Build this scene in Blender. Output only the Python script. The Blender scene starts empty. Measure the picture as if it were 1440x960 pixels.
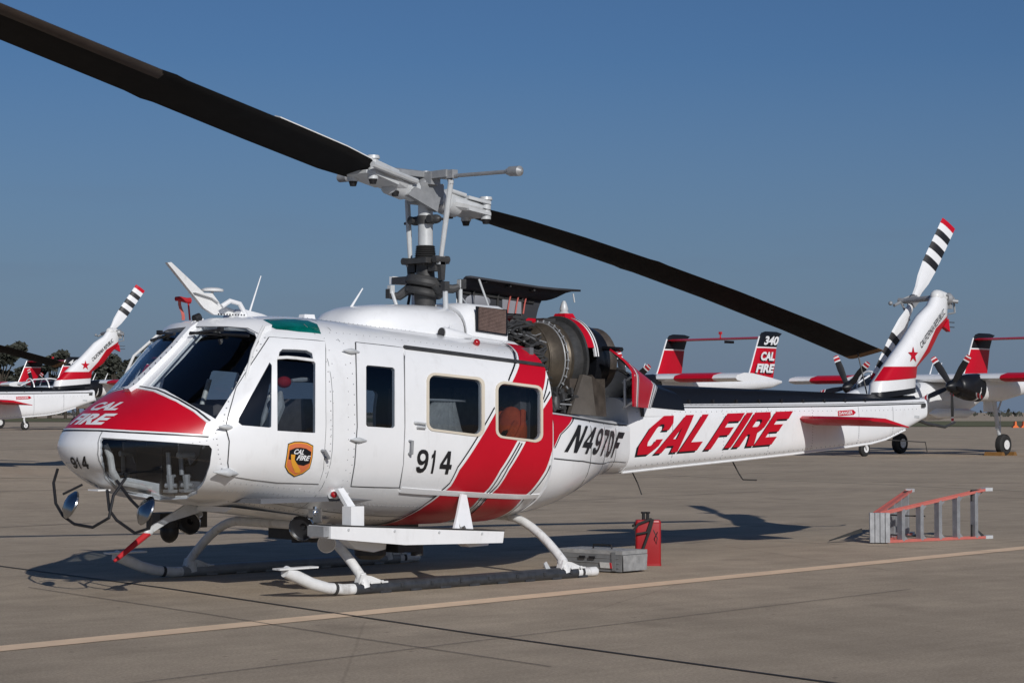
import bpy, bmesh, math, random
from mathutils import Vector, Matrix, Quaternion, noise
from mathutils.geometry import delaunay_2d_cdt
random.seed(7)
S = bpy.context.scene
COL = S.collection
# ------------------------------------------------------------------ camera
CAM = Vector((-12.784, -15.02, 1.546))
YAW, PITCH = 0.7474, 0.03431
FW = Vector((math.sin(YAW)*math.cos(PITCH), math.cos(YAW)*math.cos(PITCH), math.sin(PITCH)))
RT = Vector((math.cos(YAW), -math.sin(YAW), 0))
cd = bpy.data.cameras.new('camera'); cd.sensor_width = 36; cd.lens = 72.17; cd.clip_start = .1; cd.clip_end = 6000
cam = bpy.data.objects.new('camera', cd); COL.objects.link(cam); cam.location = CAM
cam.rotation_euler = FW.to_track_quat('-Z', 'Y').to_euler(); S.camera = cam
# ------------------------------------------------------------------ sun and sky
SUND = Vector((0.81, 1.84, -1)).normalized()
SUN_EL = math.asin(-SUND.z); SUN_AZ = math.atan2(-SUND.x, -SUND.y)
sl = bpy.data.lights.new('sun', 'SUN'); sl.energy = 3.25; sl.angle = math.radians(.53); sl.color = (1, .965, .92)
so = bpy.data.objects.new('sun', sl); COL.objects.link(so); so.rotation_euler = SUND.to_track_quat('-Z', 'Y').to_euler()
W = bpy.data.worlds.new('World'); S.world = W; W.use_nodes = True
wn, wl = W.node_tree.nodes, W.node_tree.links
bg = wn['Background']; sky = wn.new('ShaderNodeTexSky'); sky.sky_type = 'NISHITA'; sky.sun_disc = False
sky.sun_elevation = SUN_EL; sky.sun_rotation = SUN_AZ; sky.altitude = 20
sky.air_density = 1.0; sky.dust_density = .9; sky.ozone_density = 9.5
bg.inputs[1].default_value = .054
tint = wn.new('ShaderNodeMix'); tint.data_type = 'RGBA'; tint.blend_type = 'MULTIPLY'; tint.inputs[0].default_value = 1
tint.inputs[7].default_value = (1.0, .945, .935, 1); wl.new(sky.outputs[0], tint.inputs[6])
wtc = wn.new('ShaderNodeTexCoord'); wmp = wn.new('ShaderNodeMapping'); wmp.inputs['Scale'].default_value = (5, 5, 34); wl.new(wtc.outputs['Generated'], wmp.inputs['Vector'])
wno = wn.new('ShaderNodeTexNoise'); wno.inputs['Scale'].default_value = 1.6; wno.inputs['Detail'].default_value = 5; wno.inputs['Roughness'].default_value = .5; wl.new(wmp.outputs[0], wno.inputs['Vector'])
wr = wn.new('ShaderNodeMapRange'); wr.inputs[1].default_value = .56; wr.inputs[2].default_value = .72; wr.inputs[3].default_value = 0; wr.inputs[4].default_value = .18; wl.new(wno.outputs['Fac'], wr.inputs[0])
wsp = wn.new('ShaderNodeSeparateXYZ'); wl.new(wtc.outputs['Generated'], wsp.inputs[0])
we = wn.new('ShaderNodeMapRange'); we.inputs[1].default_value = .04; we.inputs[2].default_value = .13; we.inputs[3].default_value = 1; we.inputs[4].default_value = 0; wl.new(wsp.outputs['Z'], we.inputs[0])
wm = wn.new('ShaderNodeMath'); wm.operation = 'MULTIPLY'; wf = wn.new('ShaderNodeMapRange'); wf.inputs[1].default_value = .03; wf.inputs[2].default_value = .055; wl.new(wsp.outputs['Z'], wf.inputs[0]); wm2 = wn.new('ShaderNodeMath'); wm2.operation = 'MULTIPLY'; wl.new(we.outputs[0], wm2.inputs[0]); wl.new(wf.outputs[0], wm2.inputs[1])
wl.new(wr.outputs[0], wm.inputs[0]); wl.new(wm2.outputs[0], wm.inputs[1])
wx = wn.new('ShaderNodeMix'); wx.data_type = 'RGBA'; wl.new(wm.outputs[0], wx.inputs[0]); wl.new(tint.outputs[2], wx.inputs[6]); wx.inputs[7].default_value = (2.1, 2.4, 3.3, 1); hz = wn.new('ShaderNodeMapRange'); hz.inputs[1].default_value = 0; hz.inputs[2].default_value = .17; hz.inputs[3].default_value = .75; hz.inputs[4].default_value = 0; wl.new(wsp.outputs['Z'], hz.inputs[0])
hx_ = wn.new('ShaderNodeMix'); hx_.data_type = 'RGBA'; wl.new(hz.outputs[0], hx_.inputs[0]); wl.new(wx.outputs[2], hx_.inputs[6]); hx_.inputs[7].default_value = (2.75, 3.75, 5.6, 1); wl.new(hx_.outputs[2], bg.inputs[0])
S.view_settings.view_transform = 'Standard'; S.view_settings.look = 'None'
S.view_settings.exposure = 0; S.view_settings.gamma = 1
# ------------------------------------------------------------------ materials
def mat(name, col, rough=.5, metal=0., coat=0., var=0., vscale=3., bump=0., bscale=40., dirt=0., spec=.5, trans=None, emit=None):
    m = bpy.data.materials.new(name); m.use_nodes = True
    n, l = m.node_tree.nodes, m.node_tree.links; b = n['Principled BSDF']
    b.inputs['Base Color'].default_value = (*col, 1); b.inputs['Roughness'].default_value = rough
    b.inputs['Metallic'].default_value = metal; b.inputs['Coat Weight'].default_value = coat; b.inputs['Coat Roughness'].default_value = .08
    b.inputs['Specular IOR Level'].default_value = spec
    if var or bump or dirt:
        tc = n.new('ShaderNodeTexCoord')
    if var:
        t = n.new('ShaderNodeTexNoise'); t.inputs['Scale'].default_value = vscale; t.inputs['Detail'].default_value = 6; t.inputs['Roughness'].default_value = .65
        l.new(tc.outputs['Object'], t.inputs['Vector'])
        r = n.new('ShaderNodeMapRange'); r.inputs[1].default_value = .3; r.inputs[2].default_value = .7; r.inputs[3].default_value = 1-var; r.inputs[4].default_value = 1+var*.6
        l.new(t.outputs['Fac'], r.inputs[0])
        x = n.new('ShaderNodeMix'); x.data_type = 'RGBA'; x.blend_type = 'MULTIPLY'; x.inputs[0].default_value = 1
        x.inputs[6].default_value = (*col, 1); l.new(r.outputs[0], x.inputs[7]); l.new(x.outputs[2], b.inputs['Base Color'])
        r2 = n.new('ShaderNodeMapRange'); r2.inputs[3].default_value = rough*.8; r2.inputs[4].default_value = min(1, rough*1.25); l.new(t.outputs['Fac'], r2.inputs[0]); l.new(r2.outputs[0], b.inputs['Roughness'])
    if dirt:
        mp_ = n.new('ShaderNodeMapping'); mp_.inputs['Scale'].default_value = (1.2, 1.2, .45); l.new(tc.outputs['Object'], mp_.inputs['Vector'])
        dn_ = n.new('ShaderNodeTexNoise'); dn_.inputs['Scale'].default_value = 7; dn_.inputs['Detail'].default_value = 7; dn_.inputs['Roughness'].default_value = .7; l.new(mp_.outputs[0], dn_.inputs['Vector'])
        dr_ = n.new('ShaderNodeMapRange'); dr_.inputs[1].default_value = .54; dr_.inputs[2].default_value = .78; dr_.inputs[3].default_value = 0; dr_.inputs[4].default_value = dirt; l.new(dn_.outputs['Fac'], dr_.inputs[0])
        dx_ = n.new('ShaderNodeMix'); dx_.data_type = 'RGBA'; l.new(dr_.outputs[0], dx_.inputs[0]); dx_.inputs[7].default_value = (.22, .19, .16, 1)
        src = b.inputs['Base Color'].links[0].from_socket if b.inputs['Base Color'].links else None
        if src: l.new(src, dx_.inputs[6])
        else: dx_.inputs[6].default_value = (*col, 1)
        l.new(dx_.outputs[2], b.inputs['Base Color'])
    if bump:
        t2 = n.new('ShaderNodeTexNoise'); t2.inputs['Scale'].default_value = bscale; t2.inputs['Detail'].default_value = 3; l.new(tc.outputs['Object'], t2.inputs['Vector'])
        bp = n.new('ShaderNodeBump'); bp.inputs['Strength'].default_value = bump; bp.inputs['Distance'].default_value = .02
        l.new(t2.outputs['Fac'], bp.inputs['Height']); l.new(bp.outputs[0], b.inputs['Normal'])
    return m
def glassmat(name, tint, gloss=1.0, rough=.02):
    m = bpy.data.materials.new(name); m.use_nodes = True
    n, l = m.node_tree.nodes, m.node_tree.links; n.remove(n['Principled BSDF'])
    t = n.new('ShaderNodeBsdfTransparent'); t.inputs[0].default_value = (*tint, 1)
    g = n.new('ShaderNodeBsdfGlossy'); g.inputs['Roughness'].default_value = rough; g.inputs[0].default_value = (gloss, gloss, gloss, 1)
    f = n.new('ShaderNodeFresnel'); ge = n.new('ShaderNodeNewGeometry'); mr = n.new('ShaderNodeMapRange')   # same reflectance from both faces of the pane
    mr.inputs[3].default_value = 1.45; mr.inputs[4].default_value = 1/1.45; l.new(ge.outputs['Backfacing'], mr.inputs[0]); l.new(mr.outputs[0], f.inputs[0])
    mx = n.new('ShaderNodeMixShader'); l.new(f.outputs[0], mx.inputs[0]); l.new(t.outputs[0], mx.inputs[1]); l.new(g.outputs[0], mx.inputs[2])
    l.new(mx.outputs[0], n['Material Output'].inputs[0]); return m
M = {}
M['white'] = mat('white_paint', (.80, .81, .82), .3, coat=.5, var=.04, vscale=2.2, bump=.02, bscale=5, dirt=.16)
M['white2'] = mat('satin_white_metal', (.72, .725, .72), .42, var=.09, vscale=9, dirt=.45)
M['offwhite'] = mat('cream_rubber', (.62, .56, .46), .6, var=.06)
M['red'] = mat('red_paint', (.50, .004, .018), .36, coat=.12, spec=.3, var=.06, vscale=2.2, bump=.012, bscale=5)
M['redflat'] = mat('red_fabric', (.46, .012, .02), .75, var=.15, vscale=20)
M['black'] = mat('black_paint', (.010, .010, .012), .5, var=.2, vscale=6)
M['navy'] = mat('gloss_black', (.008, .009, .012), .38, spec=.35)
M['blade'] = mat('blade_black', (.0035, .0032, .003), .7, spec=.25, var=.25, vscale=4, bump=.02)
M['brown'] = mat('abrasion_strip', (.05, .038, .03), .5, var=.25, vscale=6)
M['ochre'] = mat('ochre_tip', (.22, .11, .03), .55, var=.2)
M['rubber'] = mat('black_rubber', (.02, .02, .02), .8, var=.2)
M['shoe'] = mat('worn_steel_shoe', (.075, .08, .09), .38, metal=.5, var=.35, vscale=14)
M['skidpaint'] = mat('chipped_white_paint', (.72, .725, .72), .45, var=.12, vscale=9, dirt=.95)
M['seam'] = mat('panel_gap', (.03, .032, .036), .8)
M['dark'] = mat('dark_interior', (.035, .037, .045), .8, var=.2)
M['interior'] = mat('grey_interior', (.13, .135, .15), .8, var=.15)
M['seatcloth'] = mat('grey_seat_cloth', (.19, .17, .17), .95, var=.25, vscale=14)
M['orange'] = mat('orange_cloth', (.60, .09, .025), .9, var=.25, vscale=14)
M['webbing'] = mat('pale_webbing', (.55, .55, .53), .9, var=.2, vscale=15)
M['grey'] = mat('grey_metal', (.30, .31, .32), .45, metal=.2, var=.2, vscale=10)
M['lgrey'] = mat('light_grey_metal', (.55, .57, .58), .42, metal=.1, var=.12, vscale=10)
M['dgrey'] = mat('dark_grey_metal', (.06, .06, .06), .5, metal=.3, var=.3, vscale=12)
M['chrome'] = mat('chrome', (.72, .74, .76), .12, metal=1)
M['mirror'] = mat('dull_chrome', (.42, .43, .44), .18, metal=1, var=.15, vscale=12)
M['titan'] = mat('engine_casing', (.105, .086, .064), .45, metal=.55, var=.3, vscale=8, bump=.05)
M['titan2'] = mat('engine_hot_section', (.12, .10, .085), .5, metal=.5, var=.4, vscale=9)
M['taupe'] = mat('firewall_sheet', (.13, .115, .10), .5, metal=.3, var=.2, vscale=5)
M['screen'] = mat('intake_screen', (.15, .10, .085), .7, var=.3, vscale=30)
M['green'] = mat('green_tinted_panel', (.0, .14, .115), .12, coat=.6, var=.45, vscale=5)
M['alu'] = mat('bare_aluminium', (.50, .51, .52), .42, metal=.75, var=.2, vscale=10)
M['case'] = mat('grey_case_metal', (.22, .225, .23), .5, metal=.35, var=.22, vscale=7)
M['caselit'] = mat('scuffed_case_metal_lit', (.36, .36, .355), .55, metal=.3, var=.3, vscale=12)  # brighter copy of the case metal, light put into the colour
M['fibre'] = mat('coral_fibreglass', (.50, .135, .11), .6, var=.15, vscale=8)
M['redcan'] = mat('red_can_paint', (.33, .010, .014), .38, var=.15)
M['lens'] = mat('red_lens', (.35, .006, .01), .15, coat=.5)
M['gold'] = mat('shield_gold', (.72, .33, .03), .5)
M['orangep'] = mat('shield_orange', (.62, .16, .06), .5)
M['orangeb'] = mat('barrier_orange', (.75, .16, .03), .6, var=.1)
M['pink'] = mat('faded_red_streamer', (.50, .12, .10), .85)
M['glass'] = glassmat('tinted_window', (.70, .73, .76), .9)
M['glass_c'] = glassmat('clear_windshield', (.90, .93, .95), .9)
M['glass_k'] = glassmat('chin_glass', (.90, .92, .94), .9)
M['panelgrey'] = mat('floor_panel_grey', (.26, .27, .30), .5, var=.15)
def tag(o, label=None, cat=None, group=None, kind=None):
    if label: o['label'] = label
    if cat: o['category'] = cat
    if group: o['group'] = group
    if kind: o['kind'] = kind
    return o
def thing(name, label, cat, loc=(0,0,0), rz=0, group=None):
    o = bpy.data.objects.new(name, None); o.empty_display_size = .2; COL.objects.link(o); o.location = loc; o.rotation_euler = (0,0,rz)
    return tag(o, label, cat, group)
def copy_tree(o, parent=None):
    c = o.copy(); COL.objects.link(c)
    if parent is not None: c.parent = parent
    for ch in o.children: copy_tree(ch, c)
    return c
# ------------------------------------------------------------------ mesh builder
def frame(d):
    d = Vector(d).normalized(); a = Vector((0,0,1)) if abs(d.z) < .9 else Vector((1,0,0))
    u = d.cross(a).normalized(); v = u.cross(d).normalized(); return d, u, v
class MB:
    def __init__(s): s.v=[]; s.f=[]; s.m=[]
    def add(s, V, F, mi=0):
        b=len(s.v); s.v += [tuple(p) for p in V]; s.f += [tuple(i+b for i in f) for f in F]; s.m += [mi]*len(F); return s
    def box(s, c, d, rot=None, mi=0, taper=1.):
        x,y,z=[a/2 for a in d]
        V=[Vector((i*x*(taper if k>0 else 1),j*y*(taper if k>0 else 1),k*z)) for k in (-1,1) for j in (-1,1) for i in (-1,1)]
        if rot is not None: V=[rot@p for p in V]
        V=[p+Vector(c) for p in V]
        return s.add(V,[(0,2,3,1),(4,5,7,6),(0,1,5,4),(2,6,7,3),(0,4,6,2),(1,3,7,5)],mi)
    def tube(s, path, r, n=10, mi=0, caps=True, closed=False):
        P=[Vector(p) for p in path]; R=r if isinstance(r,(list,tuple)) else [r]*len(P); V=[];F=[]
        u=None
        for i,p in enumerate(P):
            if closed: t=(P[(i+1)%len(P)]-P[i-1]).normalized()
            else: t=(P[min(i+1,len(P)-1)]-P[max(i-1,0)]).normalized()
            if u is None: _,u,_=frame(t)
            u=(u-t*u.dot(t)).normalized(); w=t.cross(u)
            V+=[p+(u*math.cos(2*math.pi*k/n)+w*math.sin(2*math.pi*k/n))*R[i] for k in range(n)]
        m=len(P)
        for i in range(m if closed else m-1):
            for k in range(n):
                a=i*n+k; b=i*n+(k+1)%n; j=(i+1)%m
                F.append((a,b,j*n+(k+1)%n,j*n+k))
        if caps and not closed: F+= [tuple(range(n))[::-1], tuple((m-1)*n+k for k in range(n))]
        return s.add(V,F,mi)
    def lathe(s, prof, o, ax, n=20, mi=0, caps=True):   # prof [(dist along axis, radius)]
        d,u,v=frame(ax); o=Vector(o)
        V=[o+d*a+(u*math.cos(2*math.pi*k/n)+v*math.sin(2*math.pi*k/n))*r for a,r in prof for k in range(n)]
        F=[(i*n+k,i*n+(k+1)%n,(i+1)*n+(k+1)%n,(i+1)*n+k) for i in range(len(prof)-1) for k in range(n)]
        if caps: F+=[tuple(range(n))[::-1],tuple((len(prof)-1)*n+k for k in range(n))]
        return s.add(V,F,mi)
    def ell(s, c, r, n=14, m=9, mi=0, rot=None):
        r=(r,r,r) if not hasattr(r,'__len__') else r; V=[];F=[]
        for i in range(m+1):
            th=math.pi*i/m
            for k in range(n):
                ph=2*math.pi*k/n; p=Vector((r[0]*math.sin(th)*math.cos(ph),r[1]*math.sin(th)*math.sin(ph),r[2]*math.cos(th)))
                if rot is not None: p=rot@p
                V.append(p+Vector(c))
        F=[(i*n+k,(i+1)*n+k,(i+1)*n+(k+1)%n,i*n+(k+1)%n) for i in range(m) for k in range(n)]
        return s.add(V,F,mi)
    def prism(s, poly, ext, mi=0):    # poly: 3D points, ext: extrusion vector
        P=[Vector(p) for p in poly]; e=Vector(ext); n=len(P)
        return s.add(P+[p+e for p in P],[tuple(range(n))[::-1],tuple(range(n,2*n))]+[(i,(i+1)%n,n+(i+1)%n,n+i) for i in range(n)],mi)
    def loft(s, rings, caps=True, mi=0, closed=True):
        n=len(rings[0]); V=[p for r in rings for p in r]; F=[]
        for i in range(len(rings)-1):
            for k in range(n if closed else n-1):
                F.append((i*n+k,i*n+(k+1)%n,(i+1)*n+(k+1)%n,(i+1)*n+k))
        if caps: F+=[tuple(range(n))[::-1],tuple((len(rings)-1)*n+k for k in range(n))]
        return s.add(V,F,mi)
    def build(s, name, mats, parent=None, angle=35, smooth=True, off=None):
        me=bpy.data.meshes.new(name); V=s.v
        if off is not None: V=[(p[0]-off[0],p[1]-off[1],p[2]-off[2]) for p in V]
        me.from_pydata(V,[],s.f)
        mats=mats if isinstance(mats,(list,tuple)) else [mats]
        for m in mats: me.materials.append(m)
        me.polygons.foreach_set('material_index',s.m)
        bm=bmesh.new(); bm.from_mesh(me); bmesh.ops.remove_doubles(bm,verts=bm.verts,dist=1e-5)
        bmesh.ops.recalc_face_normals(bm,faces=bm.faces)
        for f in bm.faces: f.smooth=smooth
        for e in bm.edges:
            if len(e.link_faces)!=2 or e.calc_face_angle(0)>math.radians(angle): e.smooth=False
        bm.to_mesh(me); bm.free(); me.update()
        o=bpy.data.objects.new(name,me); COL.objects.link(o)
        if parent is not None: o.parent=parent
        return o
def offset_solid(P, N, T, thick):   # sheet -> solid for MB.add
    pass
# ------------------------------------------------------------------ body surfaces
def pch(t):
    xs=[a for a,b in t]; ys=[b for a,b in t]; n=len(xs)
    h=[xs[i+1]-xs[i] for i in range(n-1)]; d=[(ys[i+1]-ys[i])/h[i] for i in range(n-1)]
    m=[d[0]]+[0 if d[i-1]*d[i]<=0 else 2*d[i-1]*d[i]/(d[i-1]+d[i]) for i in range(1,n-1)]+[d[-1]]
    def f(x):
        if x<=xs[0]: return ys[0]
        if x>=xs[-1]: return ys[-1]
        i=0
        while x>xs[i+1]: i+=1
        u=(x-xs[i])/h[i]
        return ((2*u**3-3*u*u+1)*ys[i]+(u**3-2*u*u+u)*h[i]*m[i]+(3*u*u-2*u**3)*ys[i+1]+(u**3-u*u)*h[i]*m[i+1])
    return f
class Body:
    def __init__(s,x0,x1,w,zt,zb,zc,nt,nb):
        s.x0,s.x1=x0,x1; s.w,s.zt,s.zb,s.zc,s.nt,s.nb=[pch(a) if isinstance(a,list) else a for a in (w,zt,zb,zc,nt,nb)]
    def pt(s,x,t):            # t: 0 bottom .. 1 side .. 2 top (port side, y<0) ; t<0 / >2 mirror by caller
        w,zc=s.w(x),s.zc(x)
        if t<=1: a=(t-1)*math.pi/2; n=s.nb(x); h=zc-s.zb(x)
        else: a=(t-1)*math.pi/2; n=s.nt(x); h=s.zt(x)-zc
        c,si=max(0,math.cos(a)),math.sin(a)
        k=(abs(c)**n+abs(si)**n)**(-1/n)
        return (x,-w*c*k,zc+h*si*k)
    def yz(s,x,z):
        zc=s.zc(x)
        if z>=zc: n=s.nt(x); u=(z-zc)/max(1e-6,s.zt(x)-zc)
        else: n=s.nb(x); u=(zc-z)/max(1e-6,zc-s.zb(x))
        if u>=1: return 0.
        return s.w(x)*(1-u**n)**(1/n)
    def inside(s,x,y,z):
        if x<s.x0 or x>s.x1: return False
        if z>s.zt(x) or z<s.zb(x): return False
        return abs(y)<s.yz(x,z)
def nose_w(x):
    s=(x+3.87)/2.0
    if s<=0: return 1e-3
    if s<1: return 1.22*(1-(1-s)**2.0)**(1/2.0)
    return 1.22
def zt_c(x):
    if x<-3.24:
        s=min(1,max(0,(x+3.87)/.63))
        return 1.25+(1.753-1.25)*(.72*s**.5+.28*s)
    return ztab(x)
ztab=pch([(-3.24,1.753),(-3.05,1.915),(-2.85,2.09),(-2.62,2.30),(-2.42,2.37),(-2.0,2.395),(-1.35,2.355),(-.5,2.295),(.52,2.215)])
zbt=pch([(-3.7,.9),(-3.4,.83),(-2.65,.735),(-2.0,.62),(-1.5,.55),(-.95,.51),(.2,.495),(.85,.56),(1.5,.74),(2.05,.89),(2.35,.905)])
def zb_c(x):
    s=min(1,max(0,(x+3.87)/.75)); b=(1-(1-s)**2.0)**(1/2.0)
    return 1.25+(zbt(x)-1.25)*b
CAB=Body(-3.87,.52,nose_w,zt_c,zb_c,[(-3.87,1.25),(-3.0,1.28),(-2.4,1.4),(.52,1.35)],[(-3.87,2.0),(-3.2,2.15),(-2.9,2.35),(-2.6,2.6),(-2.2,3.1),(-1.5,3.5),(.52,3.6)],[(-3.87,2.0),(-3.,2.5),(-2.3,2.7),(.52,2.7)])
AFT=Body(.52,2.35,[(.52,1.22),(.8,1.19),(1.2,1.06),(1.6,.84),(2.0,.59),(2.35,.46)],[(.52,1.575),(1.4,1.5),(2.35,1.45)],zbt,[(.52,1.2),(2.35,1.2)],[(.52,9),(2.35,8)],[(.52,2.6),(1.6,2.6),(2.35,3.)])
BOOM=Body(2.35,7.85,[(2.35,.44),(4,.36),(6,.27),(7.4,.2),(7.85,.17)],[(2.35,1.70),(3.1,1.685),(7,1.70),(7.85,1.72)],[(2.35,.905),(6.7,1.155),(6.95,1.19),(7.85,1.46)],[(2.35,1.3),(6.9,1.45),(7.85,1.58)],[(2.35,4),(7.85,4)],[(2.35,4.5),(7.85,4)])
DOOR = [(-2.472, 1.524),(-2.532, 1.496),(-2.586, 1.472),(-2.637, 1.45),(-2.684, 1.432),(-2.727, 1.416),(-2.769, 1.401),(-2.811, 1.384),(-2.854, 1.364),(-2.884, 1.331),(-2.912, 1.295),(-2.939, 1.257),(-2.964, 1.216),(-2.983, 1.174),(-3.0, 1.129),(-2.99, 1.076),(-2.978, 1.023),(-2.981, 0.958),(-2.982, 0.885),(-2.978, 0.812),(-2.959, 0.746),(-2.933, 0.678),(-2.867, 0.663),(-2.798, 0.647),(-2.728, 0.631),(-2.651, 0.619),(-2.573, 0.61),(-2.495, 0.604),(-2.434, 0.606),(-2.372, 0.61),(-2.309, 0.614),(-2.245, 0.618),(-2.18, 0.622),(-2.113, 0.625),(-2.121, 0.674),(-2.122, 0.721),(-2.134, 0.769),(-2.141, 0.818),(-2.143, 0.867),(-2.143, 0.917),(-2.14, 0.967),(-2.137, 1.014),(-2.137, 1.052),(-2.138, 1.09),(-2.137, 1.128),(-2.136, 1.165),(-2.132, 1.201),(-2.127, 1.237),(-2.12, 1.272),(-2.109, 1.307),(-2.094, 1.343),(-2.075, 1.378),(-2.05, 1.416),(-2.017, 1.456),(-2.078, 1.46),(-2.138, 1.466),(-2.196, 1.472),(-2.252, 1.479),(-2.311, 1.487),(-2.368, 1.497),(-2.422, 1.509)]
DTRI = [(-2.573, 1.387),(-2.565, 1.367),(-2.582, 1.333),(-2.597, 1.298),(-2.609, 1.263),(-2.619, 1.228),(-2.626, 1.192),(-2.632, 1.155),(-2.636, 1.118),(-2.639, 1.081),(-2.641, 1.042),(-2.659, 1.042),(-2.716, 1.059),(-2.772, 1.077),(-2.826, 1.096),(-2.879, 1.114),(-2.904, 1.141),(-2.895, 1.168),(-2.863, 1.199),(-2.83, 1.227),(-2.796, 1.253),(-2.762, 1.276),(-2.727, 1.297),(-2.691, 1.318),(-2.654, 1.339),(-2.615, 1.362)]
DWIN = [(-2.512, 1.383),(-2.454, 1.369),(-2.392, 1.36),(-2.328, 1.353),(-2.261, 1.348),(-2.191, 1.342),(-2.206, 1.307),(-2.217, 1.272),(-2.225, 1.237),(-2.231, 1.202),(-2.235, 1.166),(-2.238, 1.13),(-2.239, 1.093),(-2.24, 1.056),(-2.24, 1.019),(-2.24, 0.975),(-2.312, 0.977),(-2.384, 0.98),(-2.453, 0.986),(-2.521, 0.998),(-2.588, 1.011),(-2.588, 1.05),(-2.587, 1.089),(-2.585, 1.127),(-2.581, 1.165),(-2.575, 1.202),(-2.568, 1.239),(-2.558, 1.275),(-2.545, 1.311),(-2.53, 1.347)]
DOPEN = [(-2.512, 1.383),(-2.494, 1.394),(-2.47, 1.421),(-2.434, 1.434),(-2.336, 1.423),(-2.232, 1.412),(-2.193, 1.395),(-2.204, 1.358),(-2.191, 1.342),(-2.206, 1.307),(-2.217, 1.272),(-2.225, 1.237),(-2.231, 1.202),(-2.235, 1.166),(-2.238, 1.13),(-2.239, 1.093),(-2.24, 1.056),(-2.24, 1.019),(-2.24, 0.975),(-2.312, 0.977),(-2.384, 0.98),(-2.453, 0.986),(-2.521, 0.998),(-2.588, 1.011),(-2.588, 1.05),(-2.587, 1.089),(-2.585, 1.127),(-2.581, 1.165),(-2.575, 1.202),(-2.568, 1.239),(-2.558, 1.275),(-2.545, 1.311),(-2.53, 1.347)]
DVENT = [(-2.489, 1.399),(-2.47, 1.421),(-2.434, 1.434),(-2.336, 1.423),(-2.232, 1.412),(-2.193, 1.395),(-2.204, 1.365),(-2.265, 1.37),(-2.324, 1.375),(-2.382, 1.381),(-2.437, 1.388)]
DBAR = [(-2.501, 1.402),(-2.195, 1.363),(-2.201, 1.35),(-2.51, 1.387)]
PANEL = [(-1.692, 1.456),(-1.609, 1.454),(-1.525, 1.454),(-1.439, 1.454),(-1.351, 1.453),(-1.262, 1.452),(-1.173, 1.45),(-1.208, 1.41),(-1.233, 1.373),(-1.251, 1.338),(-1.263, 1.304),(-1.271, 1.27),(-1.277, 1.236),(-1.28, 1.201),(-1.283, 1.166),(-1.283, 1.13),(-1.283, 1.093),(-1.283, 1.056),(-1.282, 1.019),(-1.285, 0.973),(-1.287, 0.925),(-1.287, 0.878),(-1.284, 0.832),(-1.276, 0.785),(-1.275, 0.738),(-1.267, 0.69),(-1.25, 0.641),(-1.339, 0.639),(-1.427, 0.638),(-1.515, 0.636),(-1.601, 0.635),(-1.687, 0.633),(-1.771, 0.631),(-1.789, 0.679),(-1.799, 0.726),(-1.803, 0.773),(-1.809, 0.821),(-1.811, 0.869),(-1.809, 0.918),(-1.806, 0.968),(-1.8, 1.015),(-1.802, 1.053),(-1.803, 1.092),(-1.803, 1.13),(-1.803, 1.167),(-1.801, 1.204),(-1.797, 1.24),(-1.791, 1.274),(-1.782, 1.308),(-1.769, 1.343),(-1.752, 1.378),(-1.727, 1.415)]
PWIN = [(-1.676, 1.329),(-1.656, 1.337),(-1.586, 1.337),(-1.516, 1.337),(-1.444, 1.336),(-1.373, 1.336),(-1.356, 1.326),(-1.369, 1.289),(-1.378, 1.253),(-1.383, 1.216),(-1.387, 1.178),(-1.389, 1.14),(-1.39, 1.101),(-1.39, 1.062),(-1.39, 1.022),(-1.411, 1.011),(-1.482, 1.012),(-1.554, 1.014),(-1.625, 1.016),(-1.695, 1.017),(-1.711, 1.027),(-1.711, 1.062),(-1.711, 1.097),(-1.71, 1.131),(-1.709, 1.165),(-1.706, 1.199),(-1.702, 1.231),(-1.696, 1.264),(-1.687, 1.296)]
SLEFT = [(-1.233, 0.634),(-1.253, 0.686),(-1.264, 0.736),(-1.268, 0.786),(-1.275, 0.832),(-1.278, 0.878),(-1.278, 0.926),(-1.275, 0.973),(-1.272, 1.019),(-1.272, 1.056),(-1.272, 1.093),(-1.272, 1.13),(-1.271, 1.166),(-1.269, 1.201),(-1.265, 1.236),(-1.259, 1.27),(-1.25, 1.303),(-1.237, 1.337),(-1.22, 1.371),(-1.195, 1.407)]
W1 = [(-0.987, 1.274),(-0.978, 1.288),(-0.958, 1.299),(-0.931, 1.308),(-0.901, 1.311),(-0.824, 1.31),(-0.746, 1.309),(-0.668, 1.308),(-0.589, 1.307),(-0.51, 1.306),(-0.43, 1.305),(-0.401, 1.303),(-0.378, 1.296),(-0.365, 1.285),(-0.363, 1.272),(-0.371, 1.232),(-0.376, 1.193),(-0.379, 1.152),(-0.38, 1.11),(-0.38, 1.068),(-0.381, 1.025),(-0.386, 1.01),(-0.403, 0.997),(-0.428, 0.987),(-0.458, 0.984),(-0.538, 0.988),(-0.617, 0.993),(-0.696, 0.997),(-0.775, 1.002),(-0.853, 1.006),(-0.93, 1.01),(-0.959, 1.012),(-0.983, 1.02),(-0.999, 1.032),(-1.005, 1.047),(-1.005, 1.086),(-1.004, 1.125),(-1.002, 1.164),(-1.0, 1.201),(-0.995, 1.238)]
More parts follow.
